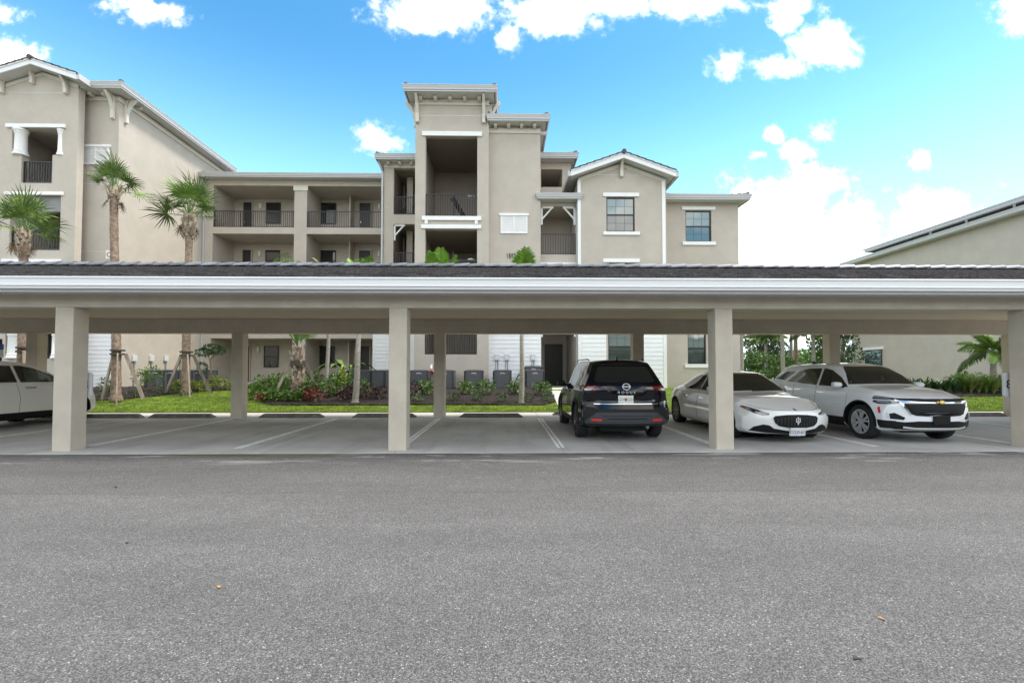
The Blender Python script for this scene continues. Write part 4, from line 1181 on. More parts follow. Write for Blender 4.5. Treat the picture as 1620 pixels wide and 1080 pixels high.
# fire valve
x = XP(683, 21.9, 590)
t = thing('fire_valve', 'red and chrome fire department connection on the wall beside the back pillar', 'fire valve', (x, 21.9, 1.35))
MB().tube([(x + .02, 21.99, 1.42), (x + .02, 21.72, 1.42)], .10, 12).build('valve_body', 'pipe_red', t)
MB().tube([(x - .16, 21.74, 1.36), (x - .26, 21.66, 1.34)], .07, 10).tube([(x + .12, 21.74, 1.48), (x + .2, 21.66, 1.5)], .06, 10).build('cap', 'badge_silver', t)
MB().tube([(x, 21.9, 1.75), (x, 21.8, 1.72), (x, 21.75, 1.6)], .05, 8).build('bell', 'badge_silver', t)
MB().tube([(x - .3 + .3 * math.cos(a) * 1.0 + .25, 21.7, 1.15 + .2 * math.sin(a)) for a in [PI + PI * i / 8 for i in range(9)]], .015, 6).build('chain', 'rail_black', t)
x = XP(719, 21.95, 589)
t = thing('wall_outlet', 'chrome capped pipe outlet on the wall right of the back pillar', 'pipe outlet', (x, 21.95, 1.42))
MB().tube([(x - .1, 21.99, 1.42), (x - .1, 21.8, 1.42), (x + .02, 21.76, 1.42)], [.05, .05, .075], 10).build('outlet_cap', 'badge_silver', t, smooth='auto')
# hose looping behind the thin palm
x0, x1 = XP(813, 21.6, 600), XP(832, 21.6, 600)
pts = [(x0 + (x1 - x0) * q, 21.6, .70 + .62 * math.sin(PI * q) ** .7) for q in [i / 14 for i in range(15)]]
tag(MB().tube(pts, .03, 8).build('line_hose', 'rail_black', smooth=True), 'black insulated refrigerant hose arching between two air conditioners', 'hose')
# blue sign at the left edge
Yb = 14.4
xs_ = XP(-1, Yb, 555)
t = thing('parking_sign', 'blue and white parking sign on a post at the left edge above the crossover', 'sign', (xs_, Yb, 0))
MB().box(xs_ - .03, xs_ + .03, Yb, Yb + .05, 0, ZP(536, Yb, 3)).build('post', 'rail_black', t)
MB().box(xs_ - .16, xs_ + .13, Yb - .02, Yb - .001, ZP(553, Yb, 3), ZP(544, Yb, 3)).build('blue_panel', 'sign_blue', t)
MB().box(xs_ - .16, xs_ + .13, Yb - .02, Yb - .001, ZP(565, Yb, 3), ZP(553.2, Yb, 3)).build('white_panel', 'lamp_white', t)
# ------------------------------------------------------------------ vegetation
rv = random.Random(21)
def fan_frond_mesh(seed, L=.80, pet=.66, n=26):
    r = random.Random(seed); mb = MB()
    # petiole arcs along +x, blade at its end
    pts = [(pet * q, 0, .05 * math.sin(q * 2)) for q in (0, .5, 1)]
    mb.tube(pts, [.022, .016, .012], 5, 1)
    for i in range(n):
        a = R(-118 + 236 * i / (n - 1)) + r.uniform(-.03, .03)
        l = L * (1 - .28 * abs(a) / R(118)) * r.uniform(.88, 1.08)
        w = .024 * r.uniform(.8, 1.1)
        base = Vector((pet + .02, 0, .05)); dirn = Vector((math.cos(a), math.sin(a), 0))
        side = Vector((-math.sin(a), math.cos(a), 0))
        droop = r.uniform(.10, .55)
        prev = None
        for k, q in enumerate((0, .35, .68, 1.0)):
            c = base + dirn * l * q + Vector((0, 0, .10 * q - droop * l * q ** 3 + (.03 if i % 2 else -.03) * q))
            ww = w * (0.35, 1.0, .75, .04)[k]
            a_, b_ = c - side * ww, c + side * ww
            m_ = c + Vector((0, 0, -.35 * ww))
            cur = (len(mb.v), len(mb.v) + 1, len(mb.v) + 2); mb.v += [tuple(a_), tuple(m_), tuple(b_)]
            if prev:
                mb.f += [(prev[0], cur[0], cur[1], prev[1]), (prev[1], cur[1], cur[2], prev[2])]; mb.m += [0, 0]
            prev = cur
    return mb.mesh('frond', ['palm_green', 'palm_stem'], fix=False)
def feather_frond_mesh(seed, L=2.4, n=34, ll=.42, arch=.9, mats=('palm_green', 'palm_stem'), w=.018, bushy=0.0, up=.25):
    r = random.Random(seed); mb = MB()
    def at(q): return Vector((L * q * (1 - .18 * q * arch), 0, L * (up * q - .55 * arch * q ** 2.4)))
    pts = [at(k / 10) for k in range(11)]
    mb.tube(pts, [.022 * (1 - .85 * k / 10) + .002 for k in range(11)], 5, 1)
    for i in range(n):
        q = .14 + .86 * i / (n - 1)
        p = at(q); t = (at(min(1, q + .02)) - at(q - .02)).normalized()
        l0 = ll * math.sin(PI * (.12 + .80 * q) ** .9) + .06
        for s in (-1, 1):
            for b in range(1 + (2 if bushy else 0)):
                l = l0 * r.uniform(.8, 1.1)
                tilt = (b - 1) * .8 * bushy if bushy else 0
                d = (Vector((0, s, -.15 + tilt)) * .85 + t * .55 + Vector((r.uniform(-.1, .1), 0, r.uniform(-.1, .1)))).normalized()
                sd_ = t
                prev = None
                for k, z in enumerate((0, .5, 1)):
                    c = p + d * l * z + Vector((0, 0, -.30 * l * z * z))
                    ww = w * (.6, 1, .08)[k]
                    cur = (len(mb.v), len(mb.v) + 1); mb.v += [tuple(c - sd_ * ww), tuple(c + sd_ * ww + Vector((0, 0, .004)))]
                    if prev: mb.f.append((prev[0], cur[0], cur[1], prev[1])); mb.m.append(0)
                    prev = cur
    return mb.mesh('frond', list(mats), fix=False)
fans = [fan_frond_mesh(s) for s in (1, 2, 3)]
fan_dead = fans[2].copy(); fan_dead.materials.clear(); fan_dead.materials.append(M['dead_frond']); fan_dead.materials.append(M['dead_frond'])
def frond_at(name, me, par, loc, az, el, s=1.0, roll=0.0, label=None):
    o = put(name, me, par, loc=loc, label=label)
    m = Matrix.Rotation(az, 4, 'Z') @ Matrix.Rotation(-el, 4, 'Y') @ Matrix.Rotation(roll, 4, 'X')
    o.rotation_euler = m.to_euler(); o.scale = (s, s, s)
    return o
def trunk_curve(x, y, z0, x1, z1, r0, r1, seed, n=26, rings=False, bulge=0):
    r = random.Random(seed); pts = []; rs = []
    for i in range(n + 1):
        q = i / n
        pts.append((x + (x1 - x) * q + .012 * math.sin(q * 7 + seed), y + .012 * math.cos(q * 6 + seed), z0 + (z1 - z0) * q))
        rr = r0 + (r1 - r0) * min(1, q * 1.15) + (.06 if q < .03 else 0) * (r0 / .2)
        if bulge: rr += bulge * math.exp(-((q - .25) / .22) ** 2)
        rs.append(rr * ((1.05 if i % 2 else .96) if rings else r.uniform(.95, 1.05)))
    return pts, rs
def boot_mesh():
    mb = MB(); mb.add([(-.06, 0, 0), (.06, 0, 0), (.035, .10, .26), (-.035, .10, .26), (-.045, .05, 0), (.045, .05, 0), (.03, .13, .24), (-.03, .13, .24)],
                      [(0, 1, 2, 3), (4, 7, 6, 5), (0, 4, 5, 1), (1, 5, 6, 2), (2, 6, 7, 3), (3, 7, 4, 0)])
    return mb.mesh('boot', 'boot')
boot_me = boot_mesh()
def sabal(x, y, x1, ztop, label, seed, nfr=30, bootn=30, bootl=.6, size=1.0, braces=(), elspan=95):
    z0 = ground_z(x, y) - .02
    t = thing('palm_tree', label, 'palm tree', (x, y, z0), 'cabbage palms propped along the left block')
    pts, rs = trunk_curve(x, y, z0, x1, ztop, .158, .128, seed, n=int((ztop - z0) / .09))
    MB().tube(pts, rs, 14).build('trunk', 'trunk', t, smooth=True)
    r = random.Random(seed)
    for i in range(bootn):
        a = i * 2.4; h = ztop - bootl + bootl * i / bootn
        child_o = child('boot', boot_me, t, (x1 - math.sin(a) * .14, y + math.cos(a) * .14, h), (r.uniform(-.2, .5), r.uniform(-.15, .15), a))
    c = Vector((x1, y, ztop)) - t.location
    for i in range(nfr):
        q = i / (nfr - 1)
        az = i * 2.399 + r.uniform(-.2, .2); el = R(88 - elspan * q ** 1.1) + r.uniform(-.1, .1)
        off = Vector((math.cos(az) * .1, math.sin(az) * .1, .25 * (1 - q)))
        frond_at('frond', fans[i % 3], t, c + off, az, el, size * r.uniform(.72, 1.12), r.uniform(-.7, .7))
    for i in range(3):
        az = r.uniform(0, 6.28)
        frond_at('frond', fan_dead, t, c + Vector((0, 0, -.15)), az, R(-62) + r.uniform(-.2, .1), .62 * size, label='dead brown drooping frond')
    if braces:
        zc = braces[0]
        for dz in (0, .14):
            MB().tube([(x + .0, y, zc + dz - .03), (x, y, zc + dz + .03)], .235, 12).build('strap', 'strap', t)
        for (dx, dy) in braces[1]:
            d = Vector((dx, dy, 0)).normalized()
            p = Vector((x, y, zc + .02)) + d * .24; q = Vector((x + dx, y + dy, ground_z(x + dx, y + dy) - .02))
            MB().bar(p, q, .045, .115).build('brace', 'wood_old', t)
    return t
def pal_x(px, Y, py=560): return XP(px, Y, py)
Yp = 17.4
sabal(pal_x(38, Yp), Yp, pal_x(37, Yp, 380), ZP(368, Yp, 37), 'leftmost cabbage palm with shaggy boots in front of the left block balconies', 3, 17, 36, .9, .98,
      (ZP(556, Yp, 37), ((-.75, .3), (.55, -.5), (.7, .6))))
Yp = 17.9
sabal(pal_x(185, Yp, 600), Yp, pal_x(180, Yp, 330), ZP(302, Yp, 180), 'tall cabbage palm with reddish trunk just right of the left front pillar', 5, 17, 24, .35, .86,
      (ZP(560, Yp, 182), ((-.85, .35), (.62, -.75), (.75, .35))), elspan=80)
Yp = 19.3
sabal(pal_x(294, Yp, 600), Yp, pal_x(299, Yp, 350), ZP(342, Yp, 300), 'tall cabbage palm with pale boots, right one beside the downspout of the balcony wing', 8, 18, 44, .95, 1.02,
      (ZP(562, Yp, 295), ((-.95, .2), (.60, -.65), (.75, .4))), elspan=88)
# feather palms
feath = [feather_frond_mesh(s, 3.3, 44, .50, .95, w=.010, up=.9) for s in (1, 2)]
foxm = [feather_frond_mesh(s, 1.9, 30, .34, .75, w=.026, bushy=.9, up=.35) for s in (4, 5)]
foxb = [feather_frond_mesh(s, 1.5, 18, .42, .15, ('palm_bright', 'palm_stem'), w=.034, bushy=.35, up=.05) for s in (6, 7)]
droopm = [feather_frond_mesh(s, 2.2, 40, .55, 1.5, w=.012, up=.5) for s in (9, 10)]
def feather(x, y, ztop, label, seed, meshes, nfr, r0, r1, elr=(80, 10), size=1.0, lean=0, trunkmat='trunk_grey', bulge=0, braces=None, cat='palm tree', group=None, z0=None, rings=True, shaft=0):
    z0 = (ground_z(x, y) if z0 is None else z0) - .02
    t = thing('palm_tree', label, cat, (x, y, z0), group)
    n = max(8, int((ztop - z0) / .055)) if rings else 16
    pts, rs = trunk_curve(x, y, z0, x + lean, ztop, r0, r1, seed, n=n, rings=rings, bulge=bulge)
    MB().tube(pts, rs, 12).build('trunk', trunkmat, t, smooth=True)
    if shaft:
        MB().tube([(x + lean, y, ztop - .02), (x + lean, y, ztop + shaft * .5), (x + lean, y, ztop + shaft)], [r1 * 1.1, r1 * 1.25, r1 * .6], 10).build('crownshaft', 'palm_stem', t, smooth=True)
    r = random.Random(seed); c = Vector((x + lean, y, ztop + shaft * .9)) - t.location
    for i in range(nfr):
        q = i / max(1, nfr - 1)
        az = i * 2.399 + r.uniform(-.25, .25) + seed; el = R(elr[0] + (elr[1] - elr[0]) * q) + r.uniform(-.08, .08)
        frond_at('frond', meshes[i % len(meshes)], t, c, az, el, size * r.uniform(.85, 1.1), r.uniform(-.3, .3))
    if braces:
        zc = braces[0]
        for i in range(34):
            a = i * 2.4; h = z0 + .1 + (ztop - z0 - .1) * i / 34; rr = r0 * .9
            child('boot', boot_me, t, (x - math.sin(a) * rr, y + math.cos(a) * rr, h), (r.uniform(-.1, .3), r.uniform(-.15, .15), a))
        MB().tube([(x, y, zc - .16), (x, y, zc + .04)], r0 * 1.5, 10).build('strap', 'strap', t)
        for (dx, dy) in braces[1]:
            d = Vector((dx, dy, 0)).normalized()
            MB().bar(Vector((x, y, zc)) + d * r0 * 1.3, (x + dx, y + dy, ground_z(x + dx, y + dy)), .04, .085).build('brace', 'wood_old', t)
    return t
Yq = 18.6
FQ = [feath[0], droopm[0], feath[1]]
feather(pal_x(471, Yq, 600), Yq, ZP(548, Yq, 470), 'squat feather palm with swollen pale trunk and props amid the shrubs', 2, FQ, 16, .20, .13, (88, 25), 1.15, bulge=.02, trunkmat='trunk',
        braces=(ZP(572, Yq, 470), ((-.75, -.5), (.85, .1), (.1, .8))))
feather(pal_x(516, 19.2), 19.2, 3.9, 'slim ringed palm trunk between the feather palm and the paddle leafed plant', 4, foxb, 8, .085, .065, (88, 55), .85, lean=.12, group=None, shaft=.5)
feather(pal_x(562, 17.6, 620), 17.6, 3.85, 'thin grey palm with green shaft in front of the sideways air conditioners', 6, foxb, 7, .125, .075, (88, 60), .80, lean=.17, shaft=.75)
feather(pal_x(697, 18.3), 18.3, 4.4, 'palm hidden behind the back pillar, bright leaf tops above the carport roof', 9, foxb, 9, .10, .07, (88, 50), .92, shaft=.4)
feather(pal_x(825, 17.5, 600), 17.5, 3.7, 'thin dark green palm stem before the white siding, fan of leaves over the roof', 12, foxb, 7, .10, .07, (89, 74), .98, lean=.03, shaft=.9)
feather(pal_x(376, 20.4), 20.4, 3.7, 'drooping palm behind the left back pillar, fronds hanging over the small tree', 13, droopm, 16, .12, .09, (70, -5), .95, shaft=.3)
feather(pal_x(1571, 19.9), 19.9, 2.1, 'young foxtail palm against the plain wall at far right', 15, foxm, 15, .13, .10, (58, -38), .82, shaft=.25)
# palms and trees beyond, seen through the right part of the carport
gfar = 'palms beyond the parking lot at right'
for (px, y, top, s, r0, lab, ms, nf) in ((1172, 33, 5.2, 17, .20, 'thick grey foxtail palm beside the corner of the right wing', foxm, 16),
                                 (1212, 40, 3.9, 18, .14, 'bushy dark foxtail palm second from the wing corner', foxm, 18),
                                 (1238, 36, 5.4, 19, .15, 'foxtail palm with smooth pale trunk above the rear of the white SUV', foxm, 14),
                                 (1252, 46, 6.6, 20, .17, 'tall grey trunked palm in the gap left of the brown trunk', droopm, 12),
                                 (1259, 43, 7.0, 22, .20, 'brown trunked palm in the gap above the white SUV roof', droopm, 12),
                                 (1287, 38, 4.4, 23, .16, 'pale trunked palm just left of the right back pillar', foxm, 16)):
    feather(pal_x(px, y), y, top, lab, s, ms, nf, r0, r0 * .8, (75, -25), 1.15, trunkmat='trunk' if s == 22 else 'trunk_grey', z0=.66, shaft=.5, group=gfar)

def leaf_cloud(n, shape, size, seed, aspect=.5, up=.3, jit=.5):
    """n leaf quads; shape(r) -> (point, outward normal)"""
    r = np.random.RandomState(seed); V = []; Fc = []
    for i in range(n):
        p, nrm = shape(r)
        d = np.array(nrm) + r.normal(0, jit, 3); d[2] += up; d /= np.linalg.norm(d) + 1e-9
        s_ = np.cross(d, r.normal(0, 1, 3)); s_ /= np.linalg.norm(s_) + 1e-9
        l = size * r.uniform(.6, 1.3); w = l * aspect * .5
        p = np.array(p)
        q = p + d * l * .5
        sag = np.array([0, 0, -.15 * l])
        o = len(V); V += [p, q - s_ * w, p + d * l + sag, q + s_ * w]; Fc.append((o, o + 1, o + 2, o + 3))
    return V, Fc
def clump_shape(blobs):
    w = np.array([b[3] * b[4] * b[5] for b in blobs]) ** .66; w /= w.sum()
    def f(r):
        b = blobs[r.choice(len(blobs), p=w)]
        v = r.normal(0, 1, 3); v /= np.linalg.norm(v); rad = r.uniform(.55, 1.0) ** .5
        p = (b[0] + v[0] * b[3] * rad, b[1] + v[1] * b[4] * rad, b[2] + v[2] * b[5] * rad)
        return p, v
    return f
def foliage_mesh(name, n, blobs, size, seed, m, aspect=.5, up=.3, jit=.5):
    V, Fc = leaf_cloud(n, clump_shape(blobs), size, seed, aspect, up, jit)
    me = bpy.data.meshes.new(name); me.from_pydata([tuple(v) for v in V], [], Fc); me.materials.append(M[m]); return me
def shrub(x, y, w, h, m, label, seed, n=260, size=.11, aspect=.5, name='shrub', cat='shrub', group=None, up=.4, stems=5, d=None, z0=None):
    z0 = ground_z(x, y) if z0 is None else z0
    d = d or w
    t = thing(name, label, cat, (x, y, z0), group)
    r = random.Random(seed)
    blobs = []
    for i in range(5):
        a = r.uniform(0, 6.28); q = r.uniform(.1, .55)
        blobs.append((math.cos(a) * q * w / 2, math.sin(a) * q * d / 2, h * r.uniform(.35, .72), w * r.uniform(.22, .36), d * r.uniform(.22, .36), h * r.uniform(.22, .38)))
    me = foliage_mesh('foliage', n, blobs, size, seed, m, aspect, up)
    put('foliage', me, t)
    st = MB()
    for i in range(stems):
        b = blobs[i % 5]; st.tube([(b[0] * .2, b[1] * .2, -.02), (b[0] * .7, b[1] * .7, b[2] * .6), (b[0], b[1], b[2] + b[5] * .6)], [.014, .010, .004], 5)
    st.build('stem', 'trunk', t, local=True, kind='stuff')
    return t
def spiky(x, y, h, m, label, seed, n=24, w=.035, cat='plant', group=None, spread=.5, name='plant', z0=None):
    """upright or arching strap leaves from the base"""
    z0 = ground_z(x, y) if z0 is None else z0
    t = thing(name, label, cat, (x, y, z0), group); r = random.Random(seed); mb = MB()
    for i in range(n):
        a = r.uniform(0, 6.28); l = h * r.uniform(.65, 1.15); o = r.uniform(.1, 1) * spread
        prev = None; sd_ = Vector((-math.sin(a), math.cos(a), 0))
        for k, q in enumerate((0, .3, .6, .85, 1)):
            c = Vector((math.cos(a) * o * l * q ** 1.5 * 1.2, math.sin(a) * o * l * q ** 1.5 * 1.2, l * (q - .32 * o * q ** 3)))
            ww = w * (.5, .9, 1, .6, .05)[k]; cur = (len(mb.v), len(mb.v) + 1); mb.v += [tuple(c - sd_ * ww), tuple(c + sd_ * ww)]
            if prev: mb.f.append((prev[0], cur[0], cur[1], prev[1])); mb.m.append(0)
            prev = cur
    mb.build('leaves', m, t, local=True, fix=False)
    return t
# --- bed right of the middle: shrubs before the air conditioners
gs = 'leafy green shrubs in front of the air conditioners'
for px, y, w, h, lab in ((672, 19.0,   .7, .6, 'leafy shrub just right of the middle pillar, before the air conditioner'),
                    (737, 19.2, .7, .52, 'leafy green shrub between the back pillar and the lone air conditioner'),
                    (768, 19.0, .9, .62, 'broad leafy shrub right of the lone air conditioner'),
                    (813, 19.2, .8, .58, 'leafy shrub just left of the thin green palm stem'),
                    (857, 19.0, .85, .58, 'leafy shrub in front of the two air conditioners by the entrance')):
    shrub(XP(px, y, 610), y, w, h, 'leaf_shrub', lab, int(px), 300, .13, .42, group=gs)
g2 = 'low rounded bushes along the front of the mulch bed'
for px, lab in ((663, 'low round bush beside the middle pillar'), (720, 'low round bush right of the back pillar'), (757, 'low round bush below the broad leafy shrub'),
                (792, 'low round bush left of the thin palm stem'), (835, 'low round bush right of the thin palm stem'), (866, 'low round bush nearest the entrance path')):
    y = 17.75 + rv.uniform(-.1, .15)
    shrub(XP(px, y, 630), y, .62, .36, 'leaf_dark', lab, int(px) + 1, 260, .06, .5, group=g2, up=.2)
# --- dense bed left of the middle pillar
dense = [(405, 18.4, .9, .8), (420, 19.4, 1.1, 1.05), (436, 18.0, .9, .75), (452, 19.0, 1.1, 1.0), (440, 20.2, 1.2, 1.1), (487, 18.6, 1.0, .9), (500, 19.6, 1.2, 1.3), (522, 18.8, 1.2, 1.25), (536, 19.6, 1.1, 1.2), (462, 17.9, .8, .55), (480, 19.8, 1.1, 1.2)]
words = ['lowest', 'broad', 'small front', 'tall mid', 'rear', 'bright', 'tallest', 'full', 'rightmost', 'low middle', 'back middle']
near = ['beside the left back pillar', 'in the left half of the dense bed', 'at the front edge left of the squat palm', 'just left of the squat feather palm', 'behind the left half of the dense bed',
        'just right of the squat feather palm', 'behind the red crotons', 'around the slim ringed palm trunk', 'against the sideways air conditioners', 'right at the foot of the squat feather palm', 'between the squat palm and the balcony wing']
for i, (px, y, w, h) in enumerate(dense):
    shrub(XP(px, y, 610), y, w, h * .7, 'leaf_shrub', f'{words[i]} green shrub {near[i]}', 100 + i, 420, .14, .4, group='dense green shrubs left of the middle pillar')
for px, y, w, h, m, lab in ((500, 17.75, .85, .55, 'leaf_red', 'orange red croton at the front of the dense shrub bed'), (488, 17.95, .5, .5, 'leaf_red', 'small orange red croton left of the larger one'),
                       (540, 18.0, .7, .5, 'leaf_maroon', 'dark maroon leafed plant left of the thin grey palm'), (553, 18.5, .6, .6, 'leaf_maroon', 'maroon plant directly behind the thin grey palm foot'),
                       (580, 18.3, .8, .55, 'leaf_maroon', 'maroon plant right of the thin grey palm'), (603, 18.3, .7, .5, 'leaf_maroon', 'maroon plant beside the middle pillar'),
                       (575, 18.7, .5, .65, 'leaf_shrub', 'small green plant right of the thin grey palm'), (415, 17.95, .4, .3, 'leaf_red', 'tiny red plant at the left front of the dense bed'),
                       (655, 18.6, .6, .6, 'leaf_maroon', 'maroon plant just right of the middle pillar'), (540, 19.0, .35, 1.35, 'leaf_yellow', 'yellowish drooping plant beside the sideways air conditioners')):
    shrub(XP(px, y, 620), y, w, h, m, lab, int(px) + 50, 200, .12, .45)
# paddle-leafed plant
x, y = XP(548, 20.2, 590), 20.2
t = thing('paddle_plant', 'large paddle leafed bird of paradise plant before the dark door', 'plant', (x, y, ground_z(x, y)))
r = random.Random(4)
for i in range(13):
    a = r.uniform(-PI, PI) if i > 4 else (-2.9, 3.0, -.1, .3, 2.6)[i]; L = r.uniform(1.1, 1.5); tilt = r.uniform(.35, 1.0)
    mb = MB(); prev = None; sd_ = Vector((-math.sin(a), math.cos(a), 0))
    top = Vector((math.cos(a) * .5 * tilt, math.sin(a) * .5 * tilt, .95))
    mb.tube([(0, 0, 0), tuple(top * .55), tuple(top)], [.025, .018, .012], 5)
    for k in range(7):
        q = k / 6; c = top + Vector((math.cos(a) * tilt, math.sin(a) * tilt, 1.0 - .5 * tilt)) * (L * .62 * q) + Vector((0, 0, -.55 * tilt * L * q ** 2.2))
        ww = .17 * math.sin(PI * (.06 + .92 * q)) ** .7
        cur = (len(mb.v), len(mb.v) + 1, len(mb.v) + 2); mb.v += [tuple(c - sd_ * ww + Vector((0, 0, .05))), tuple(c), tuple(c + sd_ * ww + Vector((0, 0, .05)))]
        if prev: mb.f += [(prev[0], cur[0], cur[1], prev[1]), (prev[1], cur[1], cur[2], prev[2])]; mb.m += [0, 0]
        prev = cur
    mb.build('leaf', 'leaf_shrub', t, local=True, smooth=True, fix=False)
# --- left bed
for px, y, w, h, m, lab in ((168, 18.9, .7, .75, 'leaf_shrub', 'green shrub between the left pillar and the left propped palm'), (222, 19.6, .8, .95, 'leaf_shrub', 'tall light green shrub right of the left propped palm'),
                       (243, 19.9, .8, 1.15, 'leaf_shrub', 'feathery green shrub in front of the leftmost air conditioner'), (214, 18.8, .7, .4, 'leaf_dark', 'low dark bush at the foot of the palm prop'),
                       (258, 19.4, .8, .42, 'leaf_dark', 'low dark bush midway between the two propped palms'), (150, 18.5, .6, .35, 'leaf_dark', 'low dark bush at the nose of the white crossover'),
                       (292, 19.0, .6, .35, 'leaf_dark', 'low dark bush at the foot of the right propped palm'),
                       (306, 20.3, .7, .5, 'leaf_yellow', 'yellow green plant behind the right propped palm'), (322, 20.1, .7, .42, 'leaf_yellow', 'yellow green plant at the end of the light prop'),
                       (340, 20.7, .7, .62, 'leaf_yellow', 'yellow green plant under the small tree'), (357, 20.8, .7, .5, 'leaf_yellow', 'yellow green plant beside the left back pillar'),
                       (280, 20.2, .4, .4, 'leaf_yellow', 'small yellow green plant left of the right propped palm')):
    shrub(XP(px, y, 615), y, w, h, m, lab, int(px) + 9, 240, .12 if m != 'leaf_dark' else .06, .35)
# small tree
x, y = XP(333, 20.6, 590), 20.6
z0 = ground_z(x, y); t = thing('small_tree', 'small tree with flat cloud like crown left of the left back pillar', 'tree', (x, y, z0))
MB().tube([(0, 0, 0), (.02, 0, .8), (-.03, 0, 1.3), (-.2, 0, 1.6)], [.05, .04, .035, .02], 7).tube([(-.03, 0, 1.3), (.25, .1, 1.65)], [.03, .015], 6).build('trunk', 'trunk', t, local=True, smooth=True)
put('crown', foliage_mesh('crown', 1300, [(-.32, 0, 1.62, .30, .3, .16), (.05, 0, 1.78, .35, .35, .2), (.33, 0, 1.70, .25, .3, .16), (-.35, 0, .95, .16, .2, .25)], .09, 5, 'leaf_dark', .5, .4), t)
# --- right side hedge
gh = 'strap leafed plants along the right building'
lab_r = ['leftmost', 'second', 'third', 'fourth', 'fifth', 'sixth', 'seventh']
for i, px in enumerate((1432, 1448, 1464, 1480, 1496, 1510)):
    y = 19.3
    spiky(XP(px, y, 615), y, .72, 'leaf_dark', f'{lab_r[i]} dark strap leafed plant in the row above the white SUV hood', 30 + i, 34, .045, group=gh, spread=.75)
for i, px in enumerate((1524, 1536, 1548, 1560, 1572, 1584, 1596, 1610)):
    y = 19.3 + rv.uniform(-.15, .15)
    spiky(XP(px, y, 615), y, .85, 'grass_tall' if i % 3 else 'leaf_shrub', f'{(lab_r + ["last"])[i]} grassy clump counting right from the white SUV nose', 60 + i, 150, .012, cat='grass clump', group='ornamental grass clumps by the right wall', spread=.7, name='grass_clump')
for i, px in enumerate((1518, 1532, 1552, 1580, 1602)):
    y = 19.9
    shrub(XP(px, y, 612), y, 1.0, .85, 'leaf_shrub', f'{lab_r[i]} rounded shrub behind the grass clumps at far right', 300 + i, 420, .14, .3, group='rounded shrubs by the right wall', z0=.55)
# dense leafy tree against the right building corner, and the woods behind
def leafy_tree(x, y, h, w, m, label, seed, n=2600, size=.2, z0=.66, group=None, base=.25):
    t = thing('leafy_tree', label, 'tree', (x, y, z0), group); r = random.Random(seed)
    tk = MB(); tk.tube([(0, 0, 0), (r.uniform(-.1, .1), 0, h * .3), (r.uniform(-.2, .2), 0, h * .6), (0, 0, h * .85)], [h * .03, h * .024, h * .015, h * .005], 8)
    blobs = []
    for i in range(11):
        a = i * 2.4; q = r.uniform(.15, .8); zz = h * (base + (1 - base) * r.uniform(.1, .9))
        b = (math.cos(a) * q * w / 2, math.sin(a) * q * w / 2, zz, w * r.uniform(.16, .27), w * r.uniform(.16, .27), h * r.uniform(.09, .16)); blobs.append(b)
        tk.tube([(0, 0, zz * .6), (b[0] * .6, b[1] * .6, zz * .85), (b[0], b[1], zz)], [h * .012, h * .008, .01], 5)
    tk.build('trunk', 'trunk_grey', t, local=True, smooth=True)
    put('crown', foliage_mesh('crown', n, blobs, size, seed, m, .5, .1, .7), t)
    return t
leafy_tree(XP(1334, 30, 560), 30, 4.6, 2.0, 'leaf_dark', 'dark glossy leafed tree against the left end of the right building', 41, 3400, .16)
leafy_tree(XP(1300, 41, 560), 41, 4.8, 3.2, 'leaf_shrub', 'bright green tree behind the right back pillar', 42, 3000, .22)
leafy_tree(XP(1212, 46, 560), 46, 5.2, 4.2, 'leaf_dark', 'dark bushy tree at left of the gap above the white sedan', 43, 3600, .24)
leafy_tree(XP(1225, 38, 560), 38, 2.6, 3.4, 'leaf_shrub', 'low bright green bush tree behind the white SUV tail', 44, 2600, .2, base=.1)
leafy_tree(XP(1192, 44, 560), 44, 3.0, 4.0, 'leaf_shrub', 'low green bush tree right of the wing corner', 45, 2600, .22, base=.1)
leafy_tree(XP(1262, 50, 560), 50, 3.4, 5.0, 'leaf_shrub', 'low green bush tree under the two tall palm trunks', 46, 2600, .24, base=.1)
# unseen tree belt added behind the camera to darken recesses and reflections
r = np.random.RandomState(18); blobs = []
for i in range(150):
    x = r.uniform(-75, 75); y = r.uniform(-36, -24); h = r.uniform(4.0, 7.5)
    blobs.append((x, y, h * .5, r.uniform(2.2, 3.8), 2.2, h * .52))
put('woods', foliage_mesh('woods', 16000, blobs, 1.25, 19, 'leaf_far', .7, .3, .8), kind='stuff')['label'] = 'added green tree belt out of view that darkens the recesses'
# far woods: one mass
r = np.random.RandomState(8); blobs = []
for i in range(210):
    x = r.uniform(20, 150) if i < 130 else r.uniform(-150, 300); y = r.uniform(85, 115); h = r.uniform(3.0, 5.8)
    blobs.append((x, y, h * .5, r.uniform(2.5, 4.5), 2.5, h * .55))
me = foliage_mesh('distant_trees', 30000, blobs, .85, 9, 'leaf_far', .6, .3, .8)
o = put('distant_trees', me, kind='stuff'); o.location = (0, 0, .66); o['label'] = 'far low green woods beyond the lawns'
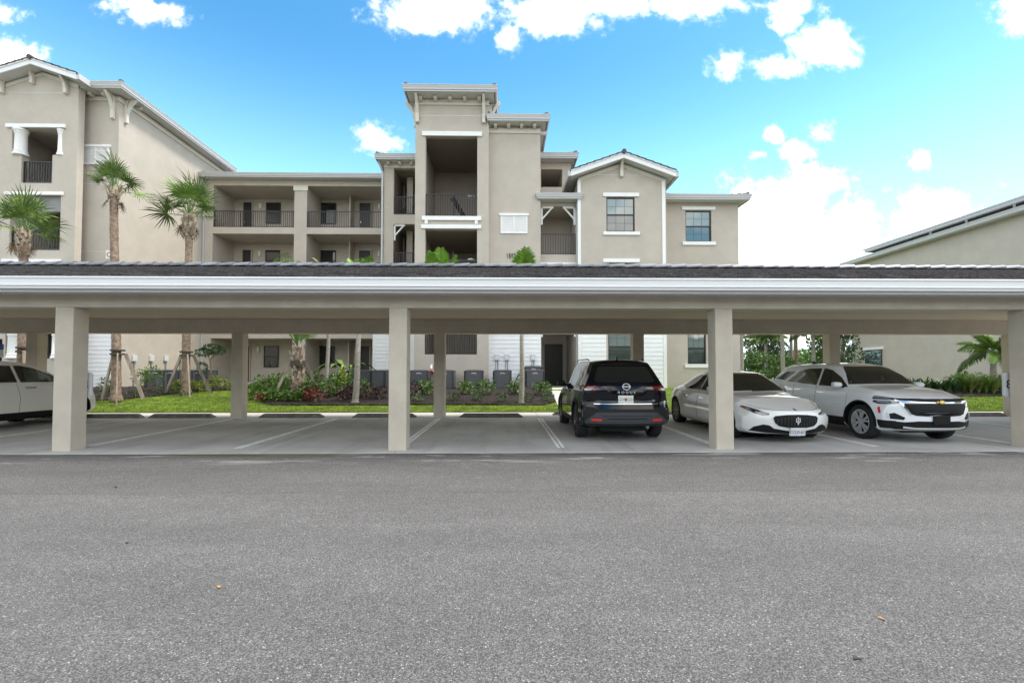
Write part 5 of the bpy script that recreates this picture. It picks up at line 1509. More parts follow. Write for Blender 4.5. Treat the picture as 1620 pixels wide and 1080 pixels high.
# ------------------------------------------------------------------ cars
mat('paint_white_suv', (0.86, 0.88, 0.92), .22, coat=1.0, spec=.5)
mat('paint_white_sedan', (0.87, 0.87, 0.86), .2, coat=1.0, spec=.5)
mat('paint_white_cross', (0.80, 0.79, 0.77), .3, coat=1.0, spec=.5)
mat('paint_black', (0.003, 0.004, 0.007), .08, coat=.2, spec=.35)
mat('plastic_black', (0.010, 0.010, 0.011), .6, spec=.25)
mat('plastic_grey', (0.036, 0.039, 0.046), .5, spec=.3)
mat('car_glass', (0.010, 0.014, 0.014), .03, spec=.9, ior=1.6)
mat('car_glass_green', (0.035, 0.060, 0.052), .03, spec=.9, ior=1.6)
mat('seam', (0.006, 0.006, 0.006), .7)
mat('seam_grey', (0.12, 0.12, 0.12), .7)
mat('chrome', (0.75, 0.76, 0.78), .12, 1.0)
mat('lamp_clear', (0.30, 0.33, 0.38), .06, spec=1.0, coat=1.0)
mat('lamp_dark', (0.03, 0.035, 0.042), .06, spec=.9, coat=1.0)
mat('lamp_red', (0.32, 0.006, 0.010), .1, coat=1.0)
mat('lamp_red_dark', (0.06, 0.004, 0.008), .1, coat=1.0)
mat('lamp_amber', (0.45, 0.10, 0.01), .15, coat=1.0)
mat('reflector_red', (0.60, 0.02, 0.005), .3)
mat('tyre', (0.016, 0.016, 0.017), .8, bump=.002, bscale=80)
mat('rim_silver', (0.60, 0.61, 0.63), .35, .4)
mat('rim_dark', (0.07, 0.072, 0.08), .35, .7)
mat('plate_white', (0.72, 0.73, 0.72), .5)
mat('plate_blue', (0.02, 0.07, 0.32), .5)
mat('plate_green', (0.03, 0.20, 0.10), .5)
mat('gold', (0.62, 0.42, 0.14), .25, .8)

def catmull(P, t):
    n = len(P); i = min(int(t), n - 2); u = t - i
    p0 = P[max(i - 1, 0)]; p1 = P[i]; p2 = P[i + 1]; p3 = P[min(i + 2, n - 1)]
    return 0.5 * ((2 * p1) + (p2 - p0) * u + (2 * p0 - 5 * p1 + 4 * p2 - p3) * u * u + (3 * p1 - p0 - 3 * p2 + p3) * u ** 3)
def pchip(xs, ys, x):
    """monotone cubic through (xs, ys)"""
    xs = np.asarray(xs, float); ys = np.asarray(ys, float)
    h = np.diff(xs); d = np.diff(ys) / h
    m = np.zeros(len(xs)); m[0] = d[0]; m[-1] = d[-1]
    for i in range(1, len(xs) - 1):
        m[i] = 0 if d[i - 1] * d[i] <= 0 else 2 * d[i - 1] * d[i] / (d[i - 1] + d[i])
    i = int(np.clip(np.searchsorted(xs, x) - 1, 0, len(xs) - 2)); t = (x - xs[i]) / h[i]
    return ys[i] * (1 + 2 * t) * (1 - t) ** 2 + h[i] * m[i] * t * (1 - t) ** 2 + ys[i + 1] * t * t * (3 - 2 * t) + h[i] * m[i + 1] * t * t * (t - 1)

class Car:
    """a car body lofted from cross sections; details are conformed to it by projection"""
    def __init__(s, root, sp):
        s.root = root; s.sp = sp; s.build_shell()
    def build_shell(s):
        sp = s.sp; xr, xf = sp['rear'], sp['front']
        cols = sp['cols']                       # dict name -> list of (x, value)
        g = lambda k, x: pchip([a for a, b in cols[k]], [b for a, b in cols[k]], x)
        NX = 110
        xs = [xr + (xf - xr) * (0.5 - 0.5 * math.cos(PI * i / NX)) * 1.0 for i in range(NX + 1)]
        xs = [0.45 * a + 0.55 * (xr + (xf - xr) * i / NX) for i, a in enumerate(xs)]
        pw = sp.get('plan', 2.6)
        def section(x, shrink=0.0):
            zl, wl = g('z_low', x), g('w_low', x)
            zw, ww = g('z_waist', x), g('w_waist', x)
            zs, ws = g('z_belt', x), g('w_belt', x)
            zt, wt = g('z_edge', x), g('w_edge', x)
            zc = g('z_top', x)
            pts = [(0, zl), (wl * .5, zl), (wl * .93, zl + .005), (ww * .985, zl + .09), (ww, (zl + zw) / 2 + .03), (ww, zw), (ws + (ww - ws) * .35, zs - .06), (ws, zs),
                   (ws + (wt - ws) * .5, zs + (zt - zs) * .5), (wt, zt), (wt * .90, zt + (zc - zt) * .42 + .006), (wt * .62, zc - (zc - zt) * .22), (wt * .3, zc - (zc - zt) * .05), (0, zc)]
            P = np.array(pts)
            out = [];  M_ = 60
            for j in range(M_ + 1):
                out.append(catmull(P, (len(P) - 1) * j / M_))
            o = np.array(out); o[:, 0] = np.maximum(o[:, 0], 0); o[0, 0] = 0; o[-1, 0] = 0
            if shrink:
                c = np.array([0, (zl + zc) / 2])
                o = c + (o - c) * np.array([1 - shrink * .55, 1 - shrink])
            return o
        def deform(x, y, z):
            """round the nose and tail in plan and lean them in profile"""
            a = sp['nose_from']; b = sp['tail_from']; hw = sp['hw']
            u = min(1, abs(y) / hw)
            if x > a:
                k = (x - a) / (xf - a); x -= k * (sp['nose_round'] * u ** pw + pchip([q[0] for q in sp['nose_prof']], [q[1] for q in sp['nose_prof']], z))
            if x < b:
                k = (b - x) / (b - xr); x += k * (sp['tail_round'] * u ** pw + pchip([q[0] for q in sp['tail_prof']], [q[1] for q in sp['tail_prof']], z))
            return x
        rings = []
        sh = [(xr, q) for q in (.92, .75, .55, .35, .18, .08)] + [(xr + .004, .035), (xr + .018, .012)]
        for x, q in sh: rings.append((x, section(x, q)))
        for x in xs:
            if xr + .03 < x < xf - .03: rings.append((x, section(x)))
        for x, q in [(xf - a, b) for a, b in ((.018, .012), (.004, .035))] + [(xf, q) for q in (.08, .18, .35, .55, .75, .92)]: rings.append((x, section(x, q)))
        V = []; Fc = []; n = len(rings[0][1])
        ring_n = 2 * n - 2
        for x, o in rings:
            loop = [(y, z) for y, z in o] + [(-y, z) for y, z in o[-2:0:-1]]
            for y, z in loop: V.append((deform(x, y, z), y, z))
        for i in range(len(rings) - 1):
            for k in range(ring_n):
                k2 = (k + 1) % ring_n
                Fc.append((i * ring_n + k, i * ring_n + k2, (i + 1) * ring_n + k2, (i + 1) * ring_n + k))
        Fc.append(tuple(range(ring_n - 1, -1, -1))); e = (len(rings) - 1) * ring_n; Fc.append(tuple(e + k for k in range(ring_n)))
        me = bpy.data.meshes.new('body'); me.from_pydata(V, [], Fc); me.materials.append(M[sp['paint']])
        bm = bmesh.new(); bm.from_mesh(me); bmesh.ops.recalc_face_normals(bm, faces=bm.faces)
        s.bvh = BVHTree.FromBMesh(bm); bm.to_mesh(me); bm.free()
        body = put('body', me, s.root); s.body = body
        # wheel wells cut out of the body
        cut = MB()
        for wx in (sp['wr'], sp['wf']):
            for sd_ in (-1, 1):
                R_ = sp['R'] + .055
                pts = [(wx, sd_ * (sp['hw'] - .34), sp['R'] + .01), (wx, sd_ * (sp['hw'] + .2), sp['R'] + .01)]
                cut.tube(pts, R_, 44)
        cme = cut.mesh('cutter', 'plastic_black'); co = bpy.data.objects.new('cutter', cme); col.objects.link(co); co.parent = s.root
        md = body.modifiers.new('b', 'BOOLEAN'); md.object = co; md.operation = 'DIFFERENCE'; md.solver = 'EXACT'
        try: md.material_mode = 'TRANSFER'
        except Exception: pass
        bpy.context.view_layer.update()
        dg = bpy.context.evaluated_depsgraph_get(); ev = body.evaluated_get(dg)
        nm = bpy.data.meshes.new_from_object(ev, depsgraph=dg); body.modifiers.clear(); body.data = nm; nm.name = 'body'
        bpy.data.objects.remove(co)
        for p in nm.polygons: p.use_smooth = True
        try: nm.set_sharp_from_angle(angle=R(40))
        except Exception: pass
    def hit(s, mode, u, v):
        """mode 'L'/'R': (x, z) seen from a side; 'F'/'B': (y, z) from front/back; 'T': (x, y) from above"""
        o, d = {'L': ((u, 3, v), (0, -1, 0)), 'R': ((u, -3, v), (0, 1, 0)), 'F': ((6, u, v), (-1, 0, 0)), 'B': ((-6, u, v), (1, 0, 0)), 'T': ((u, v, 4), (0, 0, -1))}[mode]
        h = s.bvh.ray_cast(Vector(o), Vector(d))
        return h[0], h[1], Vector(d)
    def patch(s, name, mode, poly, m, off=.004, depth=.012, parent=None, grid=.05, label=None, smooth=True):
        """panel whose outline is poly, laid on the body skin"""
        bm = bmesh.new()
        vs = [bm.verts.new((p[0], p[1], 0)) for p in poly]
        bm.faces.new(vs)
        us = [p[0] for p in poly]; ws = [p[1] for p in poly]
        lim = s.sp['front'] - .62 if (mode == 'F' and max(ws) < 1.0) else None
        for ax, lo, hi in ((0, min(us), max(us)), (1, min(ws), max(ws))):
            k = int((hi - lo) / grid)
            for i in range(1, k + 1):
                c = [0, 0, 0]; c[ax] = lo + (hi - lo) * i / (k + 1); nn = [0, 0, 0]; nn[ax] = 1
                bmesh.ops.bisect_plane(bm, geom=bm.verts[:] + bm.edges[:] + bm.faces[:], plane_co=c, plane_no=nn, dist=1e-5)
        bnd = [e for e in bm.edges if len(e.link_faces) == 1]
        top = {}
        last = None
        for v in bm.verts:
            h, nrm, d = s.hit(mode, v.co.x, v.co.y)
            if h is not None and lim is not None and h.x < lim: h = None
            if h is None:
                # slid off the silhouette: step towards the middle of the outline
                cu, cw = sum(us) / len(us), sum(ws) / len(ws)
                for q in (.01, .02, .03, .045, .06, .08, .1, .13, .16, .2, .25, .3, .45, .7, 1):
                    h, nrm, d = s.hit(mode, v.co.x + (cu - v.co.x) * q, v.co.y + (cw - v.co.y) * q)
                    if h is not None and not (lim is not None and h.x < lim): break
            if h is None: h, nrm = Vector((0, 0, 0)), -d
            if nrm.dot(d) > 0: nrm = -nrm
            top[v] = (h + nrm * off, h + nrm * (off - depth))
        V = []; Fc = []; idx = {}
        for v in bm.verts: idx[v] = len(V); V.append(tuple(top[v][0]))
        for f in bm.faces: Fc.append([idx[v] for v in f.verts])
        lo_ = {}
        for e in bnd:
            for v in e.verts:
                if v not in lo_: lo_[v] = len(V); V.append(tuple(top[v][1]))
            a, b = e.verts; Fc.append([idx[a], idx[b], lo_[b], lo_[a]])
        bm.free()
        me = bpy.data.meshes.new(name); me.from_pydata(V, [], Fc); me.materials.append(M[m])
        b2 = bmesh.new(); b2.from_mesh(me); bmesh.ops.recalc_face_normals(b2, faces=b2.faces); b2.to_mesh(me); b2.free()
        # outward orientation
        c = Vector((0, 0, .8))
        if me.polygons and (me.polygons[0].center - c).dot(me.polygons[0].normal) < 0: me.flip_normals()
        if smooth:
            for p in me.polygons: p.use_smooth = True
            try: me.set_sharp_from_angle(angle=R(50))
            except Exception: pass
        return put(name, me, parent or s.root, label)
    def both(s, name, poly, m, **k):
        return [s.patch(name, md, poly, m, **k) for md in ('L', 'R')]
    def mirror(s, name, mode, poly, m, **k):
        a = s.patch(name, mode, poly, m, **k); b = s.patch(name, mode, [(-p[0], p[1]) for p in poly][::-1], m, **k)
        return a, b
    def strip(s, name, mode, line, w, m, off=.002, parent=None, depth=.004):
        L = [Vector((a, b)) for a, b in line]; l, r_ = [], []
        for i, p in enumerate(L):
            d = (L[min(i + 1, len(L) - 1)] - L[max(i - 1, 0)]).normalized(); n = Vector((-d.y, d.x)) * w / 2
            l.append(tuple(p + n)); r_.append(tuple(p - n))
        return s.patch(name, mode, l + r_[::-1], m, off=off, depth=depth, parent=parent, grid=.06)
    def arch(s, wx, sd_, m='plastic_black', w=.07, a0=-8, a1=188):
        R_ = s.sp['R'] + .052; cz = s.sp['R'] + .01
        o = [(wx + (R_ + w) * math.cos(R(a)), cz + (R_ + w) * math.sin(R(a))) for a in np.linspace(a0, a1, 30)]
        i = [(wx + R_ * math.cos(R(a)), cz + R_ * math.sin(R(a))) for a in np.linspace(a1, a0, 30)]
        return s.patch('arch_trim', sd_, o + i, m, off=.010, depth=.03, grid=.08)
    def wheel(s, wx, side, rim='rim_silver', spokes=5, split=True, style=0):
        R_ = s.sp['R']; y = side * (s.sp['hw'] - .125); w = .115
        t = bpy.data.objects.new('wheel', None); col.objects.link(t); t.parent = s.root; t.location = (wx, y, R_)
        rr = R_ * .70
        ty = MB(); prof = [(rr, -w * .86), (rr + .02, -w * .97), (R_ - .05, -w), (R_ - .018, -w * .93), (R_, -w * .72), (R_, w * .72), (R_ - .018, w * .93), (R_ - .05, w), (rr + .02, w * .97), (rr, w * .86)]
        n = 48
        for a in range(n):
            q = 2 * PI * a / n
            for r_, yy in prof: ty.v.append((r_ * math.cos(q), yy, r_ * math.sin(q)))
        k = len(prof)
        for a in range(n):
            b = (a + 1) % n
            for j in range(k - 1): ty.f.append((a * k + j, b * k + j, b * k + j + 1, a * k + j + 1)); ty.m.append(0)
            ty.f.append((a * k + k - 1, b * k + k - 1, b * k, a * k)); ty.m.append(0)
        ty.build('tyre', 'tyre', t, local=True, smooth='auto')
        rm = MB(); prof = [(rr + .004, side * w * .88), (rr - .018, side * w * .90), (rr - .028, side * w * .55), (rr - .05, side * w * -.3), (rr - .04, side * -w * .8)]
        for a in range(n):
            q = 2 * PI * a / n
            for r_, yy in prof: rm.v.append((r_ * math.cos(q), yy, r_ * math.sin(q)))
        k = len(prof)
        for a in range(n):
            b = (a + 1) % n
            for j in range(k - 1): rm.f.append((a * k + j, b * k + j, b * k + j + 1, a * k + j + 1)); rm.m.append(0)
        yo = side * w * .80
        for i in range(spokes):
            q = 2 * PI * i / spokes + .31
            for dq in ((-.13, .13) if split else (0,)):
                c0 = Vector((math.cos(q + dq * .35) * .055, yo * .92, math.sin(q + dq * .35) * .055)); c1 = Vector((math.cos(q + dq * 1.55) * (rr - .014), yo, math.sin(q + dq * 1.55) * (rr - .014)))
                rm.bar(c0, c1, .034 if split else .05, .03, up=(0, 1, 0))
        rm.tube([(0, yo * .6, 0), (0, yo * 1.02, 0)], .062, 16)
        rm.build('rim', rim, t, local=True, smooth='auto')
        MB().tube([(0, side * -w * .4, 0), (0, side * w * .25, 0)], rr - .04, 24).build('brake', 'plastic_black', t, local=True)
        return t
    def text(s, txt, mode, u, v, size, m, squash=1.0, parent=None, name='lettering', off=.006, space=1.0):
        cu = bpy.data.curves.new('t', 'FONT'); cu.body = txt; cu.size = size; cu.extrude = .0015; cu.align_x = 'CENTER'; cu.align_y = 'CENTER'; cu.space_character = space
        o = bpy.data.objects.new('t', cu); col.objects.link(o); dg = bpy.context.evaluated_depsgraph_get(); me = bpy.data.meshes.new_from_object(o.evaluated_get(dg)); bpy.data.objects.remove(o)
        h, nrm, d = s.hit(mode, u, v)
        if nrm.dot(d) > 0: nrm = -nrm
        right = {'L': Vector((-1, 0, 0)), 'R': Vector((1, 0, 0)), 'F': Vector((0, 1, 0)), 'B': Vector((0, -1, 0))}[mode]
        right = (right - nrm * right.dot(nrm)).normalized(); up = nrm.cross(right)
        mt = Matrix((right * squash, up, nrm)).transposed().to_4x4(); mt.translation = h + nrm * off
        me.transform(mt); me.materials.clear(); me.materials.append(M[m]); me.name = name
        return put(name, me, parent or s.root, kind='stuff')
    def flat(s, name, mode, u, v, w, h_, m, off=.02, depth=.02, parent=None, bevel=.004):
        """a stiff flat plate standing on the skin"""
        h, nrm, d = s.hit(mode, u, v)
        if nrm.dot(d) > 0: nrm = -nrm
        nrm = Vector((nrm.x, nrm.y, nrm.z * .5)).normalized()
        right = {'F': Vector((0, 1, 0)), 'B': Vector((0, -1, 0)), 'L': Vector((-1, 0, 0)), 'R': Vector((1, 0, 0))}[mode]
        right = (right - nrm * right.dot(nrm)).normalized(); up = nrm.cross(right); c = h + nrm * off
        mb = MB(); vs = [c + right * a * w / 2 + up * b * h_ / 2 - nrm * e for e in (0, depth) for a, b in ((-1, -1), (1, -1), (1, 1), (-1, 1))]
        mb.add(vs, [(0, 1, 2, 3), (7, 6, 5, 4), (0, 4, 5, 1), (1, 5, 6, 2), (2, 6, 7, 3), (3, 7, 4, 0)])
        return mb.build(name, m, parent or s.root, local=True, bevel=bevel), (c, right, up, nrm)
    def plate_text(s, fr, txt, size, m, parent, dx=0, dy=0, squash=1.0, name='lettering'):
        c, right, up, nrm = fr
        cu = bpy.data.curves.new('t', 'FONT'); cu.body = txt; cu.size = size; cu.extrude = .001; cu.align_x = 'CENTER'; cu.align_y = 'CENTER'
        o = bpy.data.objects.new('t', cu); col.objects.link(o); dg = bpy.context.evaluated_depsgraph_get(); me = bpy.data.meshes.new_from_object(o.evaluated_get(dg)); bpy.data.objects.remove(o)
        mt = Matrix((right * squash, up, nrm)).transposed().to_4x4(); mt.translation = c + right * dx + up * dy + nrm * .002
        me.transform(mt); me.materials.clear(); me.materials.append(M[m]); me.name = name
        return put(name, me, parent, kind='stuff')
    def side_mirror(s, x, z, m, side, y=None, w=.24, h=.15):
        h_, nrm, d = s.hit('L' if side > 0 else 'R', x, z - .05)
        yb = abs(h_.y) if h_ else s.sp['hw'] - .08
        t = MB()
        prof = [(-.07, -h / 2), (.05, -h / 2 + .02), (.09, 0), (.05, h / 2 - .01), (-.07, h / 2)]
        vs = []
        for k, (yy, sc) in enumerate(((0.04, .75), (.10, 1.0), (w * .8, .98), (w, .72))):
            for a, b in prof: vs.append((x + a * sc, side * (yb + yy), z + b * sc))
        n = len(prof); fs = [tuple(range(n)), tuple(range(4 * n - 1, 3 * n - 1, -1))]
        for k in range(3): fs += [(k * n + i, k * n + (i + 1) % n, (k + 1) * n + (i + 1) % n, (k + 1) * n + i) for i in range(n)]
        t.add(vs, fs)
        o = t.build('side_mirror', m, s.root, local=True, bevel=.018, smooth='auto')
        MB().bar((x + .02, side * (yb - .02), z - .04), (x + .02, side * (yb + .08), z - .02), .05, .05).build('mirror_stalk', 'plastic_black', o, local=True)
        MB().box(x - .078, x - .071, min(side * (yb + .07), side * (yb + w - .03)), max(side * (yb + .07), side * (yb + w - .03)), z - h / 2 + .03, z + h / 2 - .03).build('mirror_glass', 'car_glass', o, local=True)
        return o

def place(root, X, Ynose, zg, facing):
    pass
# ---- 1. black SUV, tail to the camera (forward = +Y)
root = thing('parked_car', 'glossy black SUV backed to the camera, right of the empty stall, grey lower bumper', 'car', (2.48, 11.68, .03), 'cars parked under the carport', rotz=PI / 2)
sp = dict(paint='paint_black', rear=-2.32, front=2.33, hw=.92, R=.36, wr=-1.36, wf=1.35, nose_from=1.7, tail_from=-1.55, nose_round=.30, tail_round=.20,
          nose_prof=[(.2, .06), (.5, 0), (.8, .03), (1.05, .2)], tail_prof=[(.2, .10), (.40, .0), (.62, .02), (.80, .10), (1.06, .09), (1.25, .20), (1.45, .36), (1.62, .50), (1.75, .55)],
          cols=dict(z_low=[(-2.32, .34), (-1.9, .26), (-1.2, .22), (1.6, .22), (2.0, .24), (2.33, .30)],
                    w_low=[(-2.32, .78), (-1.6, .84), (1.6, .84), (2.33, .74)],
                    z_waist=[(-2.32, .72), (0, .70), (2.33, .62)], w_waist=[(-2.32, .90), (-1.4, .925), (0, .91), (1.4, .925), (2.33, .88)],
                    z_belt=[(-2.32, 1.06), (-1.2, 1.06), (0, 1.03), (.9, 1.0), (1.5, .95), (2.33, .82)], w_belt=[(-2.32, .84), (-1.3, .86), (0, .86), (1.2, .85), (2.33, .76)],
                    z_edge=[(-2.32, 1.57), (-1.6, 1.60), (-.3, 1.63), (.25, 1.56), (.6, 1.36), (1.05, 1.08), (1.3, 1.02), (2.0, .93), (2.33, .84)],
                    w_edge=[(-2.32, .60), (-1.6, .62), (-.2, .64), (.5, .66), (1.05, .74), (1.5, .74), (2.33, .66)],
                    z_top=[(-2.32, 1.66), (-1.7, 1.685), (-.3, 1.70), (.25, 1.64), (.6, 1.46), (1.1, 1.13), (1.35, 1.08), (2.0, 1.0), (2.33, .90)]))
c = Car(root, sp)
rw = c.patch('rear_window', 'B', [(-.56, 1.20), (.56, 1.20), (.62, 1.24), (.52, 1.50), (.46, 1.545), (-.46, 1.545), (-.52, 1.50), (-.62, 1.24)], 'car_glass')
c.patch('wiper', 'B', [(-.30, 1.205), (.12, 1.225), (.12, 1.24), (-.32, 1.225)], 'plastic_black', off=.018)
c.patch('brake_light', 'B', [(-.20, 1.575), (.20, 1.575), (.18, 1.60), (-.18, 1.60)], 'lamp_red_dark', off=.010)
c.patch('spoiler', 'B', [(-.56, 1.552), (.56, 1.552), (.55, 1.572), (-.55, 1.572)], 'plastic_black', off=.03, depth=.05)
for sg in (1, -1):
    f = lambda P: [(a * sg, b) for a, b in P][::sg]
    tl = c.patch('tail_light', 'B', f([(.38, 1.10), (.62, 1.13), (.86, 1.16), (.86, 1.03), (.74, 1.00), (.60, 1.055), (.40, 1.075)]), 'lamp_red_dark', off=.008)
    c.patch('lens', 'B', f([(.55, 1.10), (.84, 1.135), (.84, 1.10), (.58, 1.082)]), 'lamp_red', off=.012, parent=tl)
    c.patch('lens', 'B', f([(.66, 1.075), (.82, 1.085), (.82, 1.04), (.70, 1.045)]), 'lamp_clear', off=.012, parent=tl)
    c.patch('reflector', 'B', f([(.50, .435), (.72, .435), (.70, .475), (.52, .475)]), 'reflector_red', off=.022)
    c.patch('bumper_vent', 'B', f([(.80, .82), (.84, .83), (.82, .70), (.86, .66), (.83, .65), (.79, .70)]), 'lamp_clear' if sg < 0 else 'plastic_grey', off=.006)
c.patch('rear_bumper', 'B', [(-.90, .72), (-.66, .70), (-.55, .665), (.55, .665), (.66, .70), (.90, .72), (.90, .36), (.80, .36), (-.80, .36), (-.90, .36)], 'plastic_black', off=.006)
sk = c.patch('skid_plate', 'B', [(-.60, .60), (.60, .60), (.84, .43), (.82, .385), (-.82, .385), (-.84, .43)], 'plastic_grey', off=.018)
c.patch('skid_groove', 'B', [(-.40, .47), (.40, .47), (.38, .49), (-.38, .49)], 'plastic_black', off=.021, parent=sk)
c.patch('skid_groove', 'B', [(-.50, .53), (.50, .53), (.49, .54), (-.49, .54)], 'plastic_black', off=.021, parent=sk)
c.patch('tailgate_recess', 'B', [(-.66, .965), (.66, .965), (.70, .93), (.66, .77), (-.66, .77), (-.70, .93)], 'paint_black', off=.012)
c.patch('tailgate_trim', 'B', [(-.66, .775), (.66, .775), (.64, .762), (-.64, .762)], 'chrome', off=.014)
c.text('R O G U E', 'B', 0, 1.005, .065, 'badge_silver', 1.25, off=.012)
bd, fr = c.flat('badge', 'B', 0, 1.115, .001, .001, 'badge_silver', off=.012, depth=.001, bevel=0)
cc, right, up, nrm = fr
ring = MB(); n = 28
pts = [cc + right * .074 * math.cos(2 * PI * i / n) + up * .062 * math.sin(2 * PI * i / n) for i in range(n + 1)]
ring.tube(pts, .0095, 6, caps=False); ring.bar(cc - right * .085, cc + right * .085, .03, .012, up=tuple(up))
ring.build('badge_ring', 'badge_silver', bd, local=True, smooth='auto')
pl, fr = c.flat('number_plate', 'B', 0.02, .865, .31, .155, 'plate_white', off=.028)
c.plate_text(fr, 'LDY  G54', .085, 'plate_green', pl, 0, -.005, .95)
tag_ = MB(); o_ = fr[0] + fr[3] * .003
tag_.add([o_ + fr[1] * a + fr[2] * b for a, b in ((-.022, -.03), (.02, -.035), (.026, .01), (.0, .035), (-.026, .01))], [(0, 1, 2, 3, 4)]); tag_.build('emblem', 'lamp_amber', pl, local=True, fix=False)
c.text('SV', 'B', -.56, .83, .05, 'badge_silver', 1.3, off=.016)
for md in ('L', 'R'):
    fw_ = c.patch('side_window', md, [(-.02, 1.09), (.84, 1.075), (.60, 1.24), (.30, 1.44), (.02, 1.53), (-.04, 1.53)], 'car_glass')
    c.patch('side_window', md, [(-1.02, 1.115), (-.10, 1.09), (-.12, 1.53), (-.62, 1.52), (-.92, 1.46), (-.98, 1.3)], 'car_glass')
    c.patch('side_window', md, [(-1.62, 1.20), (-1.10, 1.125), (-1.06, 1.42), (-1.30, 1.43)], 'car_glass')
    c.strip('door_seam', md, [(-.07, 1.08), (-.07, .55), (-.02, .32)], .010, 'seam'); c.strip('door_seam', md, [(-.9, 1.10), (-.92, .85), (-1.0, .72)], .010, 'seam'); c.strip('door_seam', md, [(.95, 1.02), (.98, .6), (.9, .32)], .010, 'seam')
    c.patch('door_sill', md, [(-.92, .40), (.92, .40), (.92, .24), (-.92, .24)], 'plastic_black', off=.010)
    c.patch('door_handle', md, [(-.32, .985), (-.10, .98), (-.10, .95), (-.32, .955)], 'paint_black', off=.03, depth=.04)
    c.patch('door_handle', md, [(.55, .975), (.80, .97), (.80, .94), (.55, .945)], 'paint_black', off=.03, depth=.04)
    c.arch(sp['wr'], md); c.arch(sp['wf'], md)
for side in (1, -1):
    c.side_mirror(.78, 1.12, 'paint_black', side)
    c.wheel(sp['wr'], side, 'rim_dark', 5); c.wheel(sp['wf'], side, 'rim_dark', 5)
    MB().tube([(-1.35, side * .60, 1.67), (-1.25, side * .61, 1.70), (.0, side * .62, 1.705), (.12, side * .62, 1.66)], .014, 6).build('roof_rail', 'paint_black', root, local=True, smooth=True)
MB().prism([(-1.45, 1.665), (-1.25, 1.665), (-1.42, 1.75), (-1.46, 1.75)], -.02, .02).build('antenna', 'paint_black', root, local=True, bevel=.008)
MB().tube([(-2.05, -.45, .30), (-2.15, -.45, .30)], .035, 10).build('exhaust_pipe', 'pipe_grey', root, local=True)
MB().box(-2.0, 2.0, -.5, .5, .2, .3).build('underbody', 'plastic_black', root, local=True)

# ---- 2. white sedan, nose to the camera
root = thing('parked_car', 'white low sedan facing the camera behind the right inner pillar, oval black grille', 'car', (5.80, 11.70, .02), 'cars parked under the carport', rotz=-PI / 2 + R(0.4))
sp = dict(paint='paint_white_sedan', rear=-2.47, front=2.49, hw=.955, R=.345, wr=-1.50, wf=1.48, nose_from=1.75, tail_from=-1.7, nose_round=.46, tail_round=.42, plan=2.3,
          nose_prof=[(.15, .12), (.30, .03), (.45, 0), (.62, .03), (.74, .16), (.9, .4)], tail_prof=[(.2, .1), (.5, 0), (.8, .05), (1.0, .1), (1.3, .1)],
          cols=dict(z_low=[(-2.47, .30), (-1.9, .20), (-1.2, .17), (1.6, .16), (2.2, .17), (2.49, .19)],
                    w_low=[(-2.47, .72), (-1.6, .86), (1.6, .86), (2.49, .80)],
                    z_waist=[(-2.47, .72), (0, .62), (2.49, .50)], w_waist=[(-2.47, .86), (-1.4, .965), (0, .925), (1.4, .965), (2.0, .945), (2.49, .90)],
                    z_belt=[(-2.47, .96), (-1.4, .97), (0, .93), (.9, .87), (1.5, .80), (2.0, .72), (2.49, .60)], w_belt=[(-2.47, .74), (-1.4, .86), (0, .84), (.9, .86), (1.5, .88), (2.49, .80)],
                    z_edge=[(-2.47, .98), (-2.0, 1.04), (-1.5, 1.16), (-.9, 1.34), (-.3, 1.405), (.15, 1.36), (.55, 1.17), (.95, .95), (1.15, .90), (1.6, .845), (2.1, .76), (2.49, .65)],
                    w_edge=[(-2.47, .62), (-1.5, .58), (-.9, .56), (-.3, .58), (.2, .60), (.6, .68), (1.0, .76), (1.5, .76), (2.49, .66)],
                    z_top=[(-2.47, 1.04), (-2.0, 1.08), (-1.5, 1.22), (-.9, 1.41), (-.3, 1.46), (.15, 1.425), (.6, 1.22), (1.05, .975), (1.3, .94), (1.6, .905), (2.1, .80), (2.49, .67)]))
c = Car(root, sp)
c.patch('windshield', 'F', [(-.60, 1.00), (-.70, 1.00), (-.62, 1.18), (-.50, 1.34), (-.44, 1.385), (.44, 1.385), (.50, 1.34), (.62, 1.18), (.70, 1.00), (.60, .995), (0, 1.01), (-.60, .995)][1:-1], 'car_glass', grid=.035)
for q in ((-.1, .985, .42, 1.0), (-.55, .99, -.05, 1.005)):
    c.patch('wiper', 'F', [(q[0], q[1]), (q[2], q[3]), (q[2], q[3] + .012), (q[0], q[1] + .012)], 'plastic_black', off=.012)
g_ = c.patch('grille', 'F', [(-.40, 0.55), (-.44, 0.51), (-.42, 0.42), (-.34, 0.36), (-.2, 0.335), (0, 0.325), (.2, 0.335), (.34, 0.36), (.42, 0.42), (.44, 0.51), (.40, 0.55), (.2, 0.575), (0, 0.58), (-.2, 0.575)], 'plastic_black', off=.010)
for i in range(-6, 7):
    y = i * .062; h_ = .085 - .0012 * i * i
    c.patch('grille_bar', 'F', [(y - .006, .44 - h_), (y + .006, .44 - h_), (y + .006, .45 + h_), (y - .006, .45 + h_)], 'plastic_grey', off=.020, parent=g_)
rim_ = [(-.40, 0.55), (-.44, 0.51), (-.42, 0.42), (-.34, 0.36), (-.2, 0.335), (0, 0.325), (.2, 0.335), (.34, 0.36), (.42, 0.42), (.44, 0.51), (.40, 0.55)]
c.strip('grille_rim', 'F', rim_, .010, 'plastic_grey', off=.016)
bd, fr = c.flat('badge', 'F', 0, .445, .001, .001, 'chrome', off=.045, depth=.001, bevel=0)
cc, right, up, nrm = fr; right = right * .72; up = up * .72; tr = MB()
